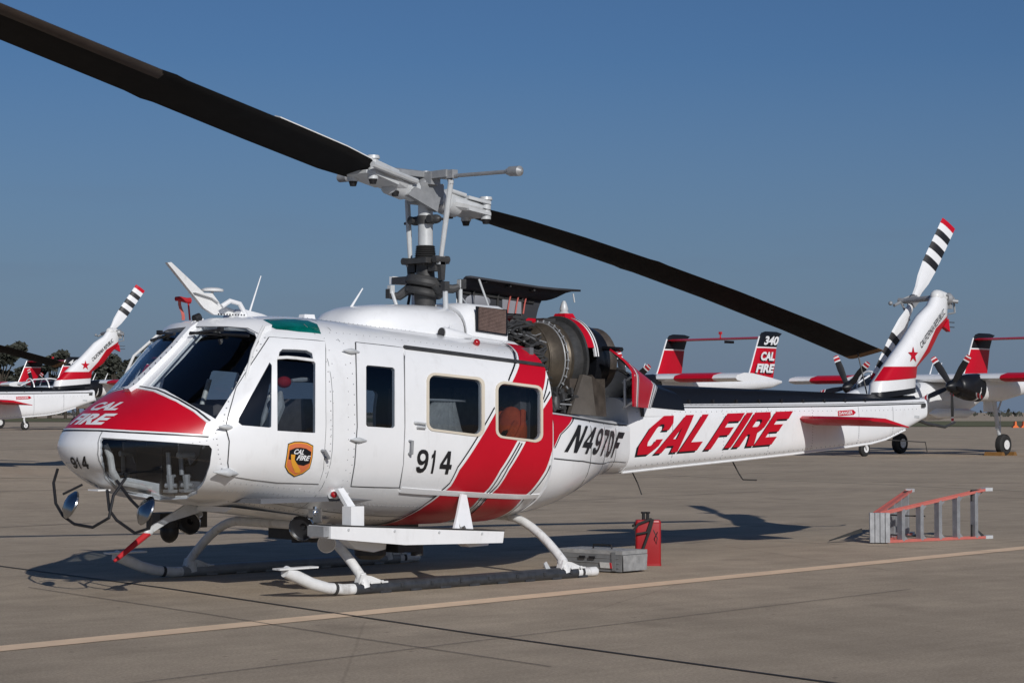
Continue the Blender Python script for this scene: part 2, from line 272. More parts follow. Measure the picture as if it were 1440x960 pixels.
W1F = [(-1.013, 1.279),(-1.002, 1.295),(-0.977, 1.31),(-0.944, 1.32),(-0.907, 1.324),(-0.825, 1.324),(-0.743, 1.323),(-0.66, 1.322),(-0.576, 1.321),(-0.492, 1.32),(-0.407, 1.32),(-0.372, 1.318),(-0.344, 1.309),(-0.329, 1.296),(-0.326, 1.279),(-0.335, 1.238),(-0.341, 1.196),(-0.344, 1.153),(-0.345, 1.109),(-0.346, 1.064),(-0.346, 1.019),(-0.353, 1.0),(-0.374, 0.983),(-0.404, 0.972),(-0.441, 0.968),(-0.525, 0.972),(-0.61, 0.977),(-0.693, 0.982),(-0.776, 0.987),(-0.859, 0.992),(-0.941, 0.997),(-0.976, 1.0),(-1.005, 1.01),(-1.025, 1.025),(-1.032, 1.042),(-1.032, 1.083),(-1.031, 1.124),(-1.03, 1.164),(-1.027, 1.203),(-1.021, 1.241)]
W2 = [(-0.167, 1.254),(-0.157, 1.268),(-0.137, 1.281),(-0.109, 1.29),(-0.077, 1.294),(0.015, 1.292),(0.108, 1.289),(0.202, 1.287),(0.296, 1.284),(0.327, 1.283),(0.351, 1.275),(0.366, 1.263),(0.369, 1.248),(0.362, 1.208),(0.358, 1.168),(0.356, 1.126),(0.356, 1.084),(0.355, 1.04),(0.355, 0.997),(0.349, 0.98),(0.331, 0.965),(0.305, 0.956),(0.274, 0.952),(0.179, 0.958),(0.085, 0.963),(-0.009, 0.968),(-0.101, 0.973),(-0.132, 0.976),(-0.157, 0.985),(-0.174, 0.999),(-0.18, 1.015),(-0.18, 1.056),(-0.18, 1.097),(-0.179, 1.137),(-0.177, 1.177),(-0.173, 1.216)]
W2F = [(-0.194, 1.259),(-0.183, 1.277),(-0.157, 1.292),(-0.122, 1.303),(-0.083, 1.308),(0.014, 1.306),(0.112, 1.304),(0.211, 1.302),(0.31, 1.3),(0.347, 1.298),(0.377, 1.289),(0.394, 1.274),(0.397, 1.256),(0.39, 1.214),(0.386, 1.171),(0.384, 1.127),(0.383, 1.082),(0.383, 1.036),(0.383, 0.99),(0.375, 0.969),(0.354, 0.951),(0.322, 0.94),(0.283, 0.935),(0.183, 0.942),(0.084, 0.947),(-0.015, 0.953),(-0.113, 0.959),(-0.15, 0.963),(-0.181, 0.974),(-0.202, 0.99),(-0.209, 1.01),(-0.209, 1.053),(-0.209, 1.096),(-0.208, 1.138),(-0.206, 1.179),(-0.202, 1.219)]
L1 = [(0.488, 1.572),(0.179, 1.41),(0.037, 1.315),(-0.215, 1.113),(-0.612, 0.754),(-0.659, 0.653),(-0.718, 0.605),(-0.816, 0.51),(-0.886, 0.405),(-0.863, 0.249)]
L2 = [(0.376, 1.238),(0.059, 0.941),(-0.12, 0.754),(-0.186, 0.641),(-0.238, 0.583),(-0.25, 0.465),(-0.241, 0.343)]
L3 = [(0.51, 1.246),(0.366, 1.139),(0.172, 0.942),(-0.005, 0.754),(-0.076, 0.636),(-0.132, 0.582),(-0.142, 0.463),(-0.106, 0.362)]
L4 = [(0.511, 0.883),(0.457, 0.748),(0.365, 0.614),(0.309, 0.562),(0.328, 0.41)]
WS = [(-0.17, 1.77),(-0.297, 1.751),(-0.408, 1.732),(-0.502, 1.702),(-0.586, 1.673),(-0.66, 1.644),(-0.726, 1.615),(-0.782, 1.588),(-0.832, 1.562),(-0.876, 1.535),(-0.937, 1.488),(-0.937, 1.539),(-0.936, 1.589),(-0.934, 1.64),(-0.931, 1.691),(-0.928, 1.742),(-0.921, 1.791),(-0.914, 1.84),(-0.907, 1.89),(-0.9, 1.94),(-0.892, 1.99),(-0.88, 2.04),(-0.862, 2.091),(-0.839, 2.142),(-0.74, 2.218),(-0.617, 2.263),(-0.544, 2.267),(-0.463, 2.27),(-0.371, 2.275),(-0.252, 2.279),(-0.114, 2.285),(-0.127, 2.241),(-0.126, 2.197),(-0.121, 2.154),(-0.117, 2.111),(-0.121, 2.068),(-0.127, 2.025),(-0.133, 1.982),(-0.14, 1.939),(-0.147, 1.896),(-0.155, 1.854),(-0.162, 1.812)]
CHIN = [(-0.325, 1.337),(-0.385, 1.333),(-0.441, 1.33),(-0.492, 1.327),(-0.54, 1.324),(-0.585, 1.32),(-0.626, 1.316),(-0.664, 1.312),(-0.701, 1.309),(-0.736, 1.305),(-0.769, 1.301),(-0.801, 1.297),(-0.833, 1.292),(-0.863, 1.287),(-0.892, 1.282),(-0.919, 1.277),(-0.946, 1.273),(-0.956, 1.243),(-0.946, 1.173),(-0.925, 1.103),(-0.889, 1.043),(-0.839, 0.983),(-0.763, 0.925),(-0.652, 0.865),(-0.486, 0.818),(-0.437, 0.815),(-0.382, 0.811),(-0.319, 0.807),(-0.238, 0.802),(-0.231, 0.816),(-0.198, 0.829),(-0.149, 0.84),(-0.131, 0.857),(-0.102, 0.874),(-0.063, 0.889),(-0.121, 0.941),(-0.154, 0.991),(-0.241, 1.055),(-0.298, 1.118),(-0.323, 1.179),(-0.336, 1.246),(-0.321, 1.313)]
HOODE = [(-0.063, 1.74),(-0.202, 1.727),(-0.317, 1.714),(-0.434, 1.686),(-0.534, 1.657),(-0.62, 1.63),(-0.689, 1.601),(-0.751, 1.572),(-0.805, 1.543),(-0.86, 1.501),(-0.906, 1.459)]
HOODL = [(-0.943, 1.36),(-0.915, 1.364),(-0.887, 1.367),(-0.856, 1.371),(-0.825, 1.374),(-0.791, 1.378),(-0.754, 1.381),(-0.714, 1.384),(-0.672, 1.387),(-0.627, 1.39),(-0.579, 1.393),(-0.528, 1.395),(-0.469, 1.399),(-0.405, 1.402),(-0.334, 1.406),(-0.255, 1.409)]
NOSE914 = [(-0.04, 1.125)]
GREEN = [(-2.409, 1.681),(-2.31, 1.704),(-2.133, 1.687),(-1.95, 1.646),(-1.927, 1.596),(-2.0, 1.51),(-2.195, 1.534),(-2.361, 1.577)]
# ------------------------------------------------------------------ patches on body surfaces
def mp_xt(b, side=-1):                     # (x, t) -> point on the port (side -1) or starboard (+1) half
    def f(u,v):
        x,y,z=b.pt(u,v); return Vector((x,-y*side if False else (y if side<0 else -y),z))
    return f
def mp_xz(b, side=-1):
    def f(u,v): return Vector((u, side*b.yz(u,v), v))
    return f
def mp_front(b):
    def f(y,z):
        a,c=b.x0,-1.8
        for _ in range(40):
            m=(a+c)/2
            if b.inside(m,y,z): c=m
            else: a=m
        return Vector((c,y,z))
    return f
def nrm(f,u,v,ref):
    e=2e-3; eu=e if u>-3.8 else max(1e-5,min(e,.4*(u+3.87)))
    if u<-3.8695 or (u<.004 and getattr(f,'nose',False)): return Vector((-1,0,0))
    n=(f(u+eu,v)-f(u-eu,v)).cross(f(u,v+e)-f(u,v-e))
    if n.length<1e-12: return Vector(ref)
    n.normalize()
    return n if n.dot(ref)>0 else -n
def inpoly(p,poly):
    x,y=p; r=False; j=len(poly)-1
    for i in range(len(poly)):
        xi,yi=poly[i]; xj,yj=poly[j]
        if (yi>y)!=(yj>y) and x<(xj-xi)*(y-yi)/(yj-yi)+xi: r=not r
        j=i
    return r
def dense(poly,d):
    o=[]
    for i in range(len(poly)):
        a=Vector(poly[i]); b=Vector(poly[(i+1)%len(poly)]); k=max(1,int((b-a).length/d))
        o+=[tuple(a+(b-a)*j/k) for j in range(k)]
    return o
def tri2d(poly,holes=(),gu=.12,gv=.12,grid=None):
    loops=[dense(poly,min(gu,gv)*.7)]+[dense(h,min(gu,gv)*.5) for h in holes]
    V=[];E=[]
    for L in loops:
        b=len(V); V+=L; E+=[(b+i,b+(i+1)%len(L)) for i in range(len(L))]
    us=[p[0] for p in poly]; vs=[p[1] for p in poly]
    if grid: GU,GV=grid
    else:
        GU=[(k)*gu for k in range(math.floor(min(us)/gu)+1,math.ceil(max(us)/gu))]; GV=[k*gv for k in range(math.floor(min(vs)/gv)+1,math.ceil(max(vs)/gv))]
    for u in GU:
        for v in GV:
            q=(u,v)
            if inpoly(q,poly) and not any(inpoly(q,h) for h in holes):
                V.append(q)
    r=delaunay_2d_cdt([Vector(p) for p in V],E,[],0,1e-5)
    P=[(p.x,p.y) for p in r[0]]; T=[]
    for t in r[2]:
        c=(sum(P[i][0] for i in t)/3,sum(P[i][1] for i in t)/3)
        if inpoly(c,poly) and not any(inpoly(c,h) for h in holes): T.append(tuple(t))
    return P,T
def sheet(name,P,T,f,ref,off,mat_,parent,thick=0.,inner_mat=None,mb=None):
    """map 2D triangles through f; off outward; thick>0 makes a closed solid going inward"""
    pts=[];ns=[]
    for u,v in P:
        q=f(u,v); r=ref(q) if callable(ref) else ref; n=nrm(f,u,v,r); pts.append(q); ns.append(n)
    T2=[]
    for t in T:
        a,b,c=[pts[i] for i in t]; fn=(b-a).cross(c-a)
        T2.append(t if fn.dot(ns[t[0]]+ns[t[1]]+ns[t[2]])>=0 else t[::-1])
    V=[p+n*off for p,n in zip(pts,ns)]; F=list(T2); MI=[0]*len(F); NN=[tuple(n) for n in ns]
    if thick>0:
        b=len(V); V+=[p+n*(off-thick) for p,n in zip(pts,ns)]; NN+=[tuple(-n) for n in ns]
        F+=[tuple(i+b for i in t[::-1]) for t in T2]; MI+=[1 if inner_mat else 0]*len(T2)
        ed={}
        for t in T2:
            for i in range(3):
                e=(t[i],t[(i+1)%3]); ed[e]=ed.get(e,0)+1
        for (i,j) in [e for e in ed if (e[1],e[0]) not in ed]:
            q=len(V); e=(V[j]-V[i]); n=e.cross(ns[i]); n=n.normalized() if n.length>1e-9 else ns[i]
            V+=[V[i],V[j],V[b+j],V[b+i]]; NN+=[tuple(n)]*4; F.append((q+1,q,q+3,q+2)); MI.append(0)
    me=bpy.data.meshes.new(name); me.from_pydata([tuple(v) for v in V],[],F)
    me.materials.append(mat_)
    if inner_mat: me.materials.append(inner_mat)
    me.polygons.foreach_set('material_index',MI); me.polygons.foreach_set('use_smooth',[True]*len(F))
    me.update(); me.normals_split_custom_set_from_vertices(NN)
    o=bpy.data.objects.new(name,me); COL.objects.link(o)
    if parent is not None: o.parent=parent
    return o
def out(q): return Vector((0, q.y, q.z-1.4)) if abs(q.y)>.02 else Vector((0,0,q.z-1.4))
def outn(q): return Vector((q.x+2.0, q.y, q.z-1.3))
def patch(name,poly,mat_,parent,off=.01,thick=0,holes=(),b=None,side=-1,g=.09,mp=None,ref=None,inner=None):
    P,T=tri2d(poly,holes,g,g)
    return sheet(name,P,T,mp or mp_xt(b,side),ref or out,off,mat_,parent,thick,inner)
def ribbon(line,w):
    L=[Vector(p) for p in line]; A=[];B=[]
    for i,p in enumerate(L):
        t=(L[min(i+1,len(L)-1)]-L[max(i-1,0)]).normalized(); n=Vector((-t.y,t.x)); A.append(tuple(p+n*w/2)); B.append(tuple(p-n*w/2))
    return A+B[::-1]
def shift(line,d):
    L=[Vector(p) for p in line]; o=[]
    for i,p in enumerate(L):
        t=(L[min(i+1,len(L)-1)]-L[max(i-1,0)]).normalized(); o.append(tuple(p+Vector((-t.y,t.x))*d))
    return o
def text2d(s,bold=.0,shear=0.,xs=1.,sp=1.):
    c=bpy.data.curves.new('lettering','FONT'); c.body=s; c.size=1.; c.offset=bold; c.shear=shear; c.space_character=sp; c.resolution_u=4
    o=bpy.data.objects.new('lettering',c); COL.objects.link(o)
    dg=bpy.context.evaluated_depsgraph_get(); me=bpy.data.meshes.new_from_object(o.evaluated_get(dg))
    bpy.data.objects.remove(o); bpy.data.curves.remove(c)
    V=[(v.co.x*xs,v.co.y) for v in me.vertices]; F=[tuple(p.vertices) for p in me.polygons]; bpy.data.meshes.remove(me)
    x0=min(v[0] for v in V); x1=max(v[0] for v in V); y0=min(v[1] for v in V); y1=max(v[1] for v in V)
    return [((a-x0)/(x1-x0),(b-y0)/(y1-y0)) for a,b in V],F     # normalised to a unit box
def letters(name,s,quad,f,ref,off,mat_,parent,bold=.02,shear=0.,sp=1.,cut=.15,xs=1.):
    """quad: bottom-left, bottom-right, top-left corners in the map's own (u,v)"""
    V,F=text2d(s,bold,shear,xs,sp); o,r,t=[Vector(q) for q in quad]
    bm=bmesh.new(); vs=[bm.verts.new((*(o+(r-o)*a+(t-o)*b),0)) for a,b in V]
    for q in F:
        try: bm.faces.new([vs[i] for i in q])
        except ValueError: pass
    if cut:
        for ax in (0,1):
            lo=min(v.co[ax] for v in bm.verts); hi=max(v.co[ax] for v in bm.verts); k=math.floor(lo/cut)+1
            while k*cut<hi:
                n=[0,0,0]; n[ax]=1; co=[0,0,0]; co[ax]=k*cut
                bmesh.ops.bisect_plane(bm,geom=bm.verts[:]+bm.edges[:]+bm.faces[:],plane_co=co,plane_no=n); k+=1
    bmesh.ops.triangulate(bm,faces=bm.faces); bm.verts.index_update()
    P=[(v.co.x,v.co.y) for v in bm.verts]; T=[tuple(v.index for v in q.verts) for q in bm.faces]; bm.free()
    return sheet(name,P,T,f,ref,off,mat_,parent)
def proj_map(b,C,N,U):    # flat lettering dropped onto the body along the surface normal
    C,N=Vector(C),Vector(N).normalized(); U=(Vector(U)-N*Vector(U).dot(N)).normalized(); Vv=N.cross(U)
    def f(p,q):
        o=C+U*p+Vv*q; a,c=.25,-.25
        for _ in range(40):
            m=(a+c)/2; P=o+N*m
            if b.inside(*P): c=m
            else: a=m
        return o+N*c
    return f
def planemap(o,u,v):
    o,u,v=Vector(o),Vector(u),Vector(v)
    return lambda a,b: o+u*a+v*b
# ------------------------------------------------------------------ main helicopter
def xt_of(b,P):
    x,y,z=P; zc=b.zc(x); h=(b.zt(x)-zc) if z>=zc else (zc-b.zb(x))
    return (x,1+math.atan2((z-zc)/h,max(1e-6,abs(y))/b.w(x))*2/math.pi)
FRONT=mp_front(CAB)
WSX=[xt_of(CAB,FRONT(*q)) for q in dense(WS,.06)]
CHX=[xt_of(CAB,FRONT(*q)) for q in dense(CHIN,.05)]
H=thing('helicopter','large white and red firefighting helicopter with its engine cowlings open, parked in the foreground','helicopter')
HOLES=[DTRI,DOPEN,PWIN,W1,W2,WSX,CHX,GREEN]
def both(p,v):      # domain: square root of the distance behind the nose tip, so the nose is meshed evenly
    u=-3.87+max(0,p)**2; x,y,z=CAB.pt(u,v if v<=2 else 4-v); return Vector((x,y if v<=2 else -y,z))
both.nose=True
def axis_out(q): return Vector((min(0,(q.x+2.6))*.8,q.y,q.z-1.4))
PE=math.sqrt(.52+3.87); hp=lambda h: [(math.sqrt(max(0,x+3.87)),t) for x,t in h]
GX=[.045*k for k in range(1,47)]; GT=[k*.06 for k in range(1,67)]
P_,T_=tri2d([(0,0),(PE,0),(PE,4),(0,4)],[hp(h) for h in HOLES]+[[(x,4-t) for x,t in hp(h)] for h in HOLES],.06,.06,(GX,GT))
sheet('fuselage',P_,T_,both,axis_out,0.,M['white'],H,.03,M['dark'])
rb=MB(); rb.add([tuple(both(math.sqrt(4.388),k*.05)) for k in range(80)],[tuple(range(80))]); rb.build('bulkhead',M['taupe'],H)
# --- aft fuselage and boom
def rings(b,xs,n=48):
    R=[]
    for x in xs:
        h=[b.pt(x,2*k/(n//2)) for k in range(n//2+1)]
        R.append([(p[0],p[1],p[2]) for p in h]+[(p[0],-p[1],p[2]) for p in h[-2:0:-1]])
    return R
MB().loft(rings(AFT,[.525+.0913*k for k in range(21)])).build('aft_fuselage',M['white'],H,angle=50)
boom=MB().loft(rings(BOOM,[2.352+.1145*k for k in range(49)])).build('tail_boom',M['white'],H,angle=50)
fX=mp_xt(CAB); fZ=mp_xz(CAB); aX=mp_xt(AFT); aZ=mp_xz(AFT); bZ=mp_xz(BOOM)
# --- glazing, both sides
for sd in (-1,1):
    f=mp_xt(CAB,sd); kw=dict(b=CAB,side=sd,ref=axis_out)
    patch('windshield',WSX,M['glass_c'],H,-.006,.004,**kw)
    patch('chin_window',CHX,M['glass_k'],H,-.004,.004,g=.06,**kw)
    patch('roof_window',GREEN,M['green'],H,.003,.006,**kw)
    d=patch('cockpit_door',DOOR,M['white'],H,.009,.009,[DTRI,DOPEN],**kw)
    patch('door_gap',ribbon(DOOR+DOOR[:1],.016),M['seam'],d,.0025,**kw)
    patch('quarter_window',DTRI,M['glass'],d,.003,.004,**kw)
    patch('side_window',DWIN,M['glass'],d,.004,.004,**kw)
    patch('vent_window',DVENT,M['glass'],d,.002,.004,**kw)
    patch('window_bar',DBAR,M['white2'],d,.012,.01,**kw)
    pd=patch('hinged_panel',PANEL,M['white'],H,.009,.009,[PWIN],**kw)
    patch('panel_gap',ribbon(PANEL+PANEL[:1],.016),M['seam'],pd,.0025,**kw)
    patch('panel_window',PWIN,M['glass'],pd,.002,.004,**kw)
    SL=[(-1.16,1.447),(-.741,1.44),(-.32,1.434),(.114,1.428),(.5,1.42),(.505,1.161),(.505,.88),(.508,.575),(-.03,.594),(-.658,.619)]+SLEFT[:-1]
    sd_=patch('sliding_door',SL,M['white'],H,.010,.010,[W1,W2],g=.05,**kw)
    patch('door_gap',ribbon(SLEFT,.02),M['seam'],sd_,.0025,**kw)
    patch('cabin_window',W1,M['glass'],sd_,.003,.004,**kw); patch('cabin_window',W2,M['glass'],sd_,.003,.004,**kw)
    patch('window_seal',W1F,M['offwhite'],sd_,.018,.012,[W1],g=.05,**kw); patch('window_seal',W2F,M['offwhite'],sd_,.018,.012,[W2],g=.05,**kw)
    patch('upper_rail',ribbon([(-1.16,1.452),(-.741,1.446),(-.32,1.44),(.114,1.435),(.515,1.428)],.022),M['dgrey'],H,.022,.02,**kw)
    patch('lower_rail',ribbon([(-1.22,.625),(-.658,.606),(-.03,.580),(.51,.560)],.034),M['white'],H,.016,.016,**kw)
GL={'C':[[(.9,.62),(.9,.8),(.72,1),(.28,1),(.0,.72),(.0,.24),(.2,0),(.68,0),(.9,.2),(.9,.38),(.6,.38),(.6,.3),(.52,.22),(.38,.22),(.30,.32),(.30,.68),(.38,.78),(.52,.78),(.6,.7),(.6,.62)]],
'A':[[(0,0),(.30,0),(.36,.18),(.64,.18),(.70,0),(1,0),(.68,1),(.32,1)],[(.42,.36),(.58,.36),(.5,.68)]],
'L':[[(0,0),(.85,0),(.85,.24),(.3,.24),(.3,1),(0,1)]],
'F':[[(0,0),(.3,0),(.3,.38),(.74,.38),(.74,.6),(.3,.6),(.3,.77),(.86,.77),(.86,1),(0,1)]],
'I':[[(0,0),(.3,0),(.3,1),(0,1)]],
'R':[[(0,0),(.3,0),(.3,.36),(.42,.36),(.64,0),(.98,0),(.72,.40),(.9,.54),(.9,.84),(.74,1),(0,1)],[(.3,.57),(.52,.57),(.6,.63),(.6,.73),(.52,.79),(.3,.79)]],
'E':[[(0,0),(.86,0),(.86,.23),(.3,.23),(.3,.39),(.76,.39),(.76,.61),(.3,.61),(.3,.77),(.86,.77),(.86,1),(0,1)]],
'1':[[(.28,0),(.58,0),(.58,1),(.36,1),(.30,.88),(.08,.78),(.08,.62),(.28,.70)]],
'4':[[(.55,0),(.82,0),(.82,.22),(1,.22),(1,.42),(.82,.42),(.82,1),(.56,1),(0,.42),(0,.22),(.55,.22)],[(.55,.42),(.55,.72),(.26,.42)]],
'9':[[(.03,.24),(.08,.10),(.24,.01),(.48,0),(.72,.05),(.90,.18),(.99,.38),(1,.62),(.97,.80),(.86,.93),(.68,.99),(.5,1),(.32,.99),(.13,.91),(.03,.79),(0,.66),(.03,.53),(.12,.42),(.26,.35),(.44,.33),(.60,.36),(.73,.44),(.69,.29),(.62,.21),(.50,.18),(.38,.19),(.32,.26)],[(.5+.24*math.cos(2*math.pi*k/14),.67+.165*math.sin(2*math.pi*k/14)) for k in range(14)]],
'7':[[(.16,0),(.46,0),(.60,.4),(1,.80),(1,1),(0,1),(0,.79),(.66,.79),(.32,.40)]],
'N':[[(0,0),(.27,0),(.27,.62),(.72,0),(1,0),(1,1),(.73,1),(.73,.38),(.28,1),(0,1)]],
'D':[[(0,0),(.55,0),(.85,.14),(1,.4),(1,.6),(.85,.86),(.55,1),(0,1)],[(.28,.2),(.5,.2),(.68,.32),(.72,.5),(.68,.68),(.5,.8),(.28,.8)]]}
WD={'1':.62,'4':1.,'9':.95,'7':.92,'N':1.05,'D':1.,'F':.88}
def block(name,text,quad,mp,ref,off,m_,parent,gap=.22,g=.05):
    o,r,t=[Vector(q) for q in quad]; tot=sum(WD[c] for c in text)+gap*(len(text)-1); x=0
    for c in text:
        pl=[[tuple(o+(r-o)*((x+a*WD[c])/tot)+(t-o)*b) for a,b in lp] for lp in GL[c]]
        patch(name,pl[0],m_,parent,off,holes=pl[1:],mp=mp,ref=ref,g=g); x+=WD[c]+gap
# --- livery on the cabin, port side
kw=dict(b=CAB,side=-1,ref=axis_out)
l1=[(.36,1.64),(.27,1.5)]+L1[1:9]+[(-.90,.30),(-.90,.2)]
l2=[(.508,1.40),(.376,1.238)]+L2[1:7]+[(-.225,.25)]
l3=L3[:8]+[(-.08,.25)]
l4=L4[:5]+[(.35,.25)]
def dn(l): 
    o=[]
    for a,b in zip(l,l[1:]):
        k=max(1,int((Vector(b)-Vector(a)).length/.06)); o+=[tuple(Vector(a)+(Vector(b)-Vector(a))*j/k) for j in range(k)]
    return o+[l[-1]]
l1,l2,l3,l4=map(dn,(l1,l2,l3,l4))
def clear_windows(poly): return [W2F] 
patch('red_stripe',l1+l2[::-1]+[(.508,1.64)],M['red'],H,.0130,holes=[W2F],g=.045,**kw)
patch('red_stripe',l3+l4[::-1]+[(.512,.95)],M['red'],H,.0130,holes=[W2F],g=.045,**kw)
def outside(l,poly): 
    runs=[];cur=[]
    for q in l:
        if inpoly(q,poly):
            if len(cur)>1: runs.append(cur)
            cur=[]
        else: cur.append(q)
    if len(cur)>1: runs.append(cur)
    return runs
def fine(l,d=.02):
    o=[]
    for a,b in zip(l,l[1:]):
        k=max(1,int((Vector(b)-Vector(a)).length/d)); o+=[tuple(Vector(a)+(Vector(b)-Vector(a))*j/k) for j in range(k)]
    return o+[l[-1]]
for l,ds in ((l1,(-.012,-.034)),(l2,(.028,)),(l3,(-.028,)),(l4,(.012,.034))):
    for j,dd in enumerate(ds):
        for run in outside([q for q in fine(shift(l,dd)) if q[0]<.512],W2F):
            if len(ds)==2 and j==0: patch('pinstripe',ribbon(run,.014),M['white'],H,.0145,g=.06,**kw)
            else: patch('pinstripe',ribbon(run,.012),M['navy'],H,.0145,g=.06,**kw)
# aft part of the second stripe, registration
patch('red_stripe',[(.53,1.46),(.84,1.455)]+[(.615,1.232),(.53,1.02)],M['red'],H,.008,b=AFT,ref=out,g=.05)
patch('pinstripe',ribbon(fine([(.865,1.455),(.633,1.232),(.545,1.02)],.05),.012),M['navy'],H,.0095,b=AFT,ref=out)
patch('panel_gap',ribbon(fine([(.54,1.462),(1.2,1.455),(2.3,1.45)],.08),.02),M['seam'],H,.004,b=AFT,ref=out)
patch('panel_gap',ribbon(fine([(.54,.92),(1.015,.874),(1.653,.76),(2.3,.66)],.08),.010),M['seam'],H,.004,b=AFT,ref=out)
for xx in (1.18,1.6,2.02): patch('panel_gap',ribbon(fine([(xx,.3),(xx,1.45)],.1),.010),M['seam'],H,.003,b=AFT,ref=out)
block('registration_letter','N497DF',((.68,1.175),(2.02,1.085),(.905,1.425)),aZ,out,.008,M['black'],H,.24)
block('number_digit','914',((-1.13,1.02),(-.715,.995),(-1.13,1.222)),fZ,out,.0150,M['black'],H,.20)
# --- shield emblem on the cockpit door
SC=Vector((-2.375,0,1.16))
def shieldpoly(k):
    pts=[(-.118,.115),(-.06,.137),(0,.142),(.06,.137),(.118,.115),(.122,.02),(.118,-.075),(.07,-.12),(0,-.152),(-.07,-.12),(-.118,-.075),(-.122,.02)]
    return [(SC.x+a*k,SC.z+b*k-.076*a*k) for a,b in pts]
em=patch('shield_emblem',shieldpoly(1.0),M['navy'],H,.0120,mp=fZ,ref=out,g=.05)
patch('shield_rim',shieldpoly(.95),M['gold'],em,.0135,mp=fZ,ref=out,g=.05)
patch('shield_field',shieldpoly(.88),M['orangep'],em,.0150,mp=fZ,ref=out,g=.05)
def sh(pts): return [(SC.x+a,SC.z+b-.076*a) for a,b in pts]
patch('shield_band',sh([(-.1,.062),(-.05,.085),(0,.09),(.05,.085),(.1,.062),(.102,-.03),(.05,-.055),(0,-.05),(-.05,-.02),(-.1,-.01)]),M['navy'],em,.0165,mp=fZ,ref=out,g=.05)
patch('shield_state_outline',sh([(-.085,.03),(-.045,.03),(-.045,-.01),(.0,-.06),(.035,-.095),(.03,-.115),(-.01,-.115),(-.03,-.09),(-.055,-.06),(-.075,-.02)]),M['gold'],em,.018,mp=fZ,ref=out,g=.05)
letters('emblem_lettering','CAL',sh([(-.062,.035),(.03,.035),(-.055,.076)]),fZ,out,.0195,M['white'],em,.03,.25,1.,0)
letters('emblem_lettering','FIRE',sh([(-.03,-.012),(.092,-.012),(-.022,.03)]),fZ,out,.0195,M['white'],em,.03,.25,1.,0)
# --- nose livery (front projection so both halves come from one outline)
HO=[(-.0,1.748)]+[q for q in HOODE[1:]+HOODL[1:] if q[0]<-.03]+[(0,1.410)]; HOODP=[(a,b) for a,b in HO]+[(-a,b) for a,b in HO[::-1] if a<-.01]
fo=lambda q: Vector((-1,q.y*.3,.5))
patch('nose_cap_paint',HOODP,M['red'],H,.004,mp=FRONT,ref=fo,g=.05)
edge=fine([(.0,1.748)]+HOODE[1:],.03); low=fine([q for q in HOODL if q[0]<-.03]+[(0.,1.410)],.03)
for sgn in (1,-1):
    for l in (edge,low):
        for dd,w,m_ in ((.008,.010,'white'),(.019,.009,'navy')):
            q=shift(l,-dd); 
            q=[(a*sgn,b) for a,b in q]
            # push outwards: outline runs apex -> side -> lower edge
            patch('pinstripe',ribbon(q,w),M[m_],H,.0055,mp=FRONT,ref=fo,g=.05)
letters('nose_lettering','CAL',((.23,1.555),(-.205,1.555),(.19,1.625)),FRONT,fo,.007,M['white'],H,.045,0,1.,.06)
letters('nose_lettering','FIRE',((.30,1.437),(-.235,1.437),(.25,1.528)),FRONT,fo,.007,M['white'],H,.045,0,1.,.06)
nc=FRONT(*NOSE914[0]); nn_=nrm(FRONT,NOSE914[0][0],NOSE914[0][1],fo(nc)); nf=proj_map(CAB,nc,nn_,(0,-1,0))
block('nose_digit','914',((-.125,-.065),(.105,-.07),(-.070,.06)),nf,lambda q: nn_,.006,M['black'],H,.22)
patch('nose_seam',ribbon(fine([(-.30,1.39),(-.325,1.25),(-.29,1.1),(-.2,.98),(-.1,.9)],.04),.010),M['grey'],H,.004,mp=FRONT,ref=fo,g=.05)
# --- boom lettering, built from its own letter outlines: red italic faces over a black shadow
def boomletters():
    adv=[('C',0,.98),('A',.92,1.0),('L',1.98,.95),('F',3.12,.95),('I',4.02,1.),('R',4.42,1.),('E',5.42,.98)]
    tot=5.42+.86*.98
    def bx(a,b,dx=0,dz=0):   # baseline rises aft, letters lean aft, height shrinks
        s=a/tot; x=2.41+s*2.33; z=1.103+s*.088; h=.40-.035*s
        return (x+b*.40+dx, z+b*h+dz)
    for ch,x0,w in adv:
        g=GL[ch]
        for nm,m_,off,dx,dz in (('letter_shadow','navy',.003,-.035,-.022),('letter','red',.0055,0,0)):
            pl=[[bx(x0+a*w,b,dx,dz) for a,b in lp] for lp in g]
            patch(nm,pl[0],M[m_],H,off,holes=pl[1:],mp=bZ,ref=out,g=.1)
boomletters()
patch('danger_sign',[(5.985,1.50),(6.29,1.513),(6.34,1.54),(6.29,1.572),(5.985,1.558)],M['red'],H,.004,mp=bZ,ref=out)
letters('danger_lettering','DANGER',((6.0,1.512),(6.27,1.524),(6.0,1.548)),bZ,out,.006,M['white'],H,.02,0,1.,0)
# --- drive-shaft cover along the boom (black), edge pinstripe, fin, stabilisers
def zc_top(x): return 1.688+(x-3.1)*.004
dsx=[3.0,3.2,4,5,6,6.85,7.3,7.75]
R=[]
for x in dsx:
    w=.34-(x-3)*.042; z0=1.625+(x-3)*.0065; z1=1.835-(x-3)*.020
    if x>6.9: z1=1.745; 
    R.append([(x,-w,z0),(x,-w*.93,z0+.06),(x,-w*.55,z1-.03),(x,-w*.35,z1),(x,w*.35,z1),(x,w*.55,z1-.03),(x,w*.93,z0+.06),(x,w,z0)])
ds=MB().loft(R).build('driveshaft_cover',M['navy'],H,angle=40)
patch('boom_top_paint',ribbon(fine([(2.6,1.655),(4,1.655),(6,1.668),(7.8,1.70)],.2),.075),M['navy'],H,.004,mp=lambda u,v: Vector((u,-BOOM.yz(u,min(v,BOOM.zt(u)-.004)),min(v,BOOM.zt(u)-.004))),ref=out)
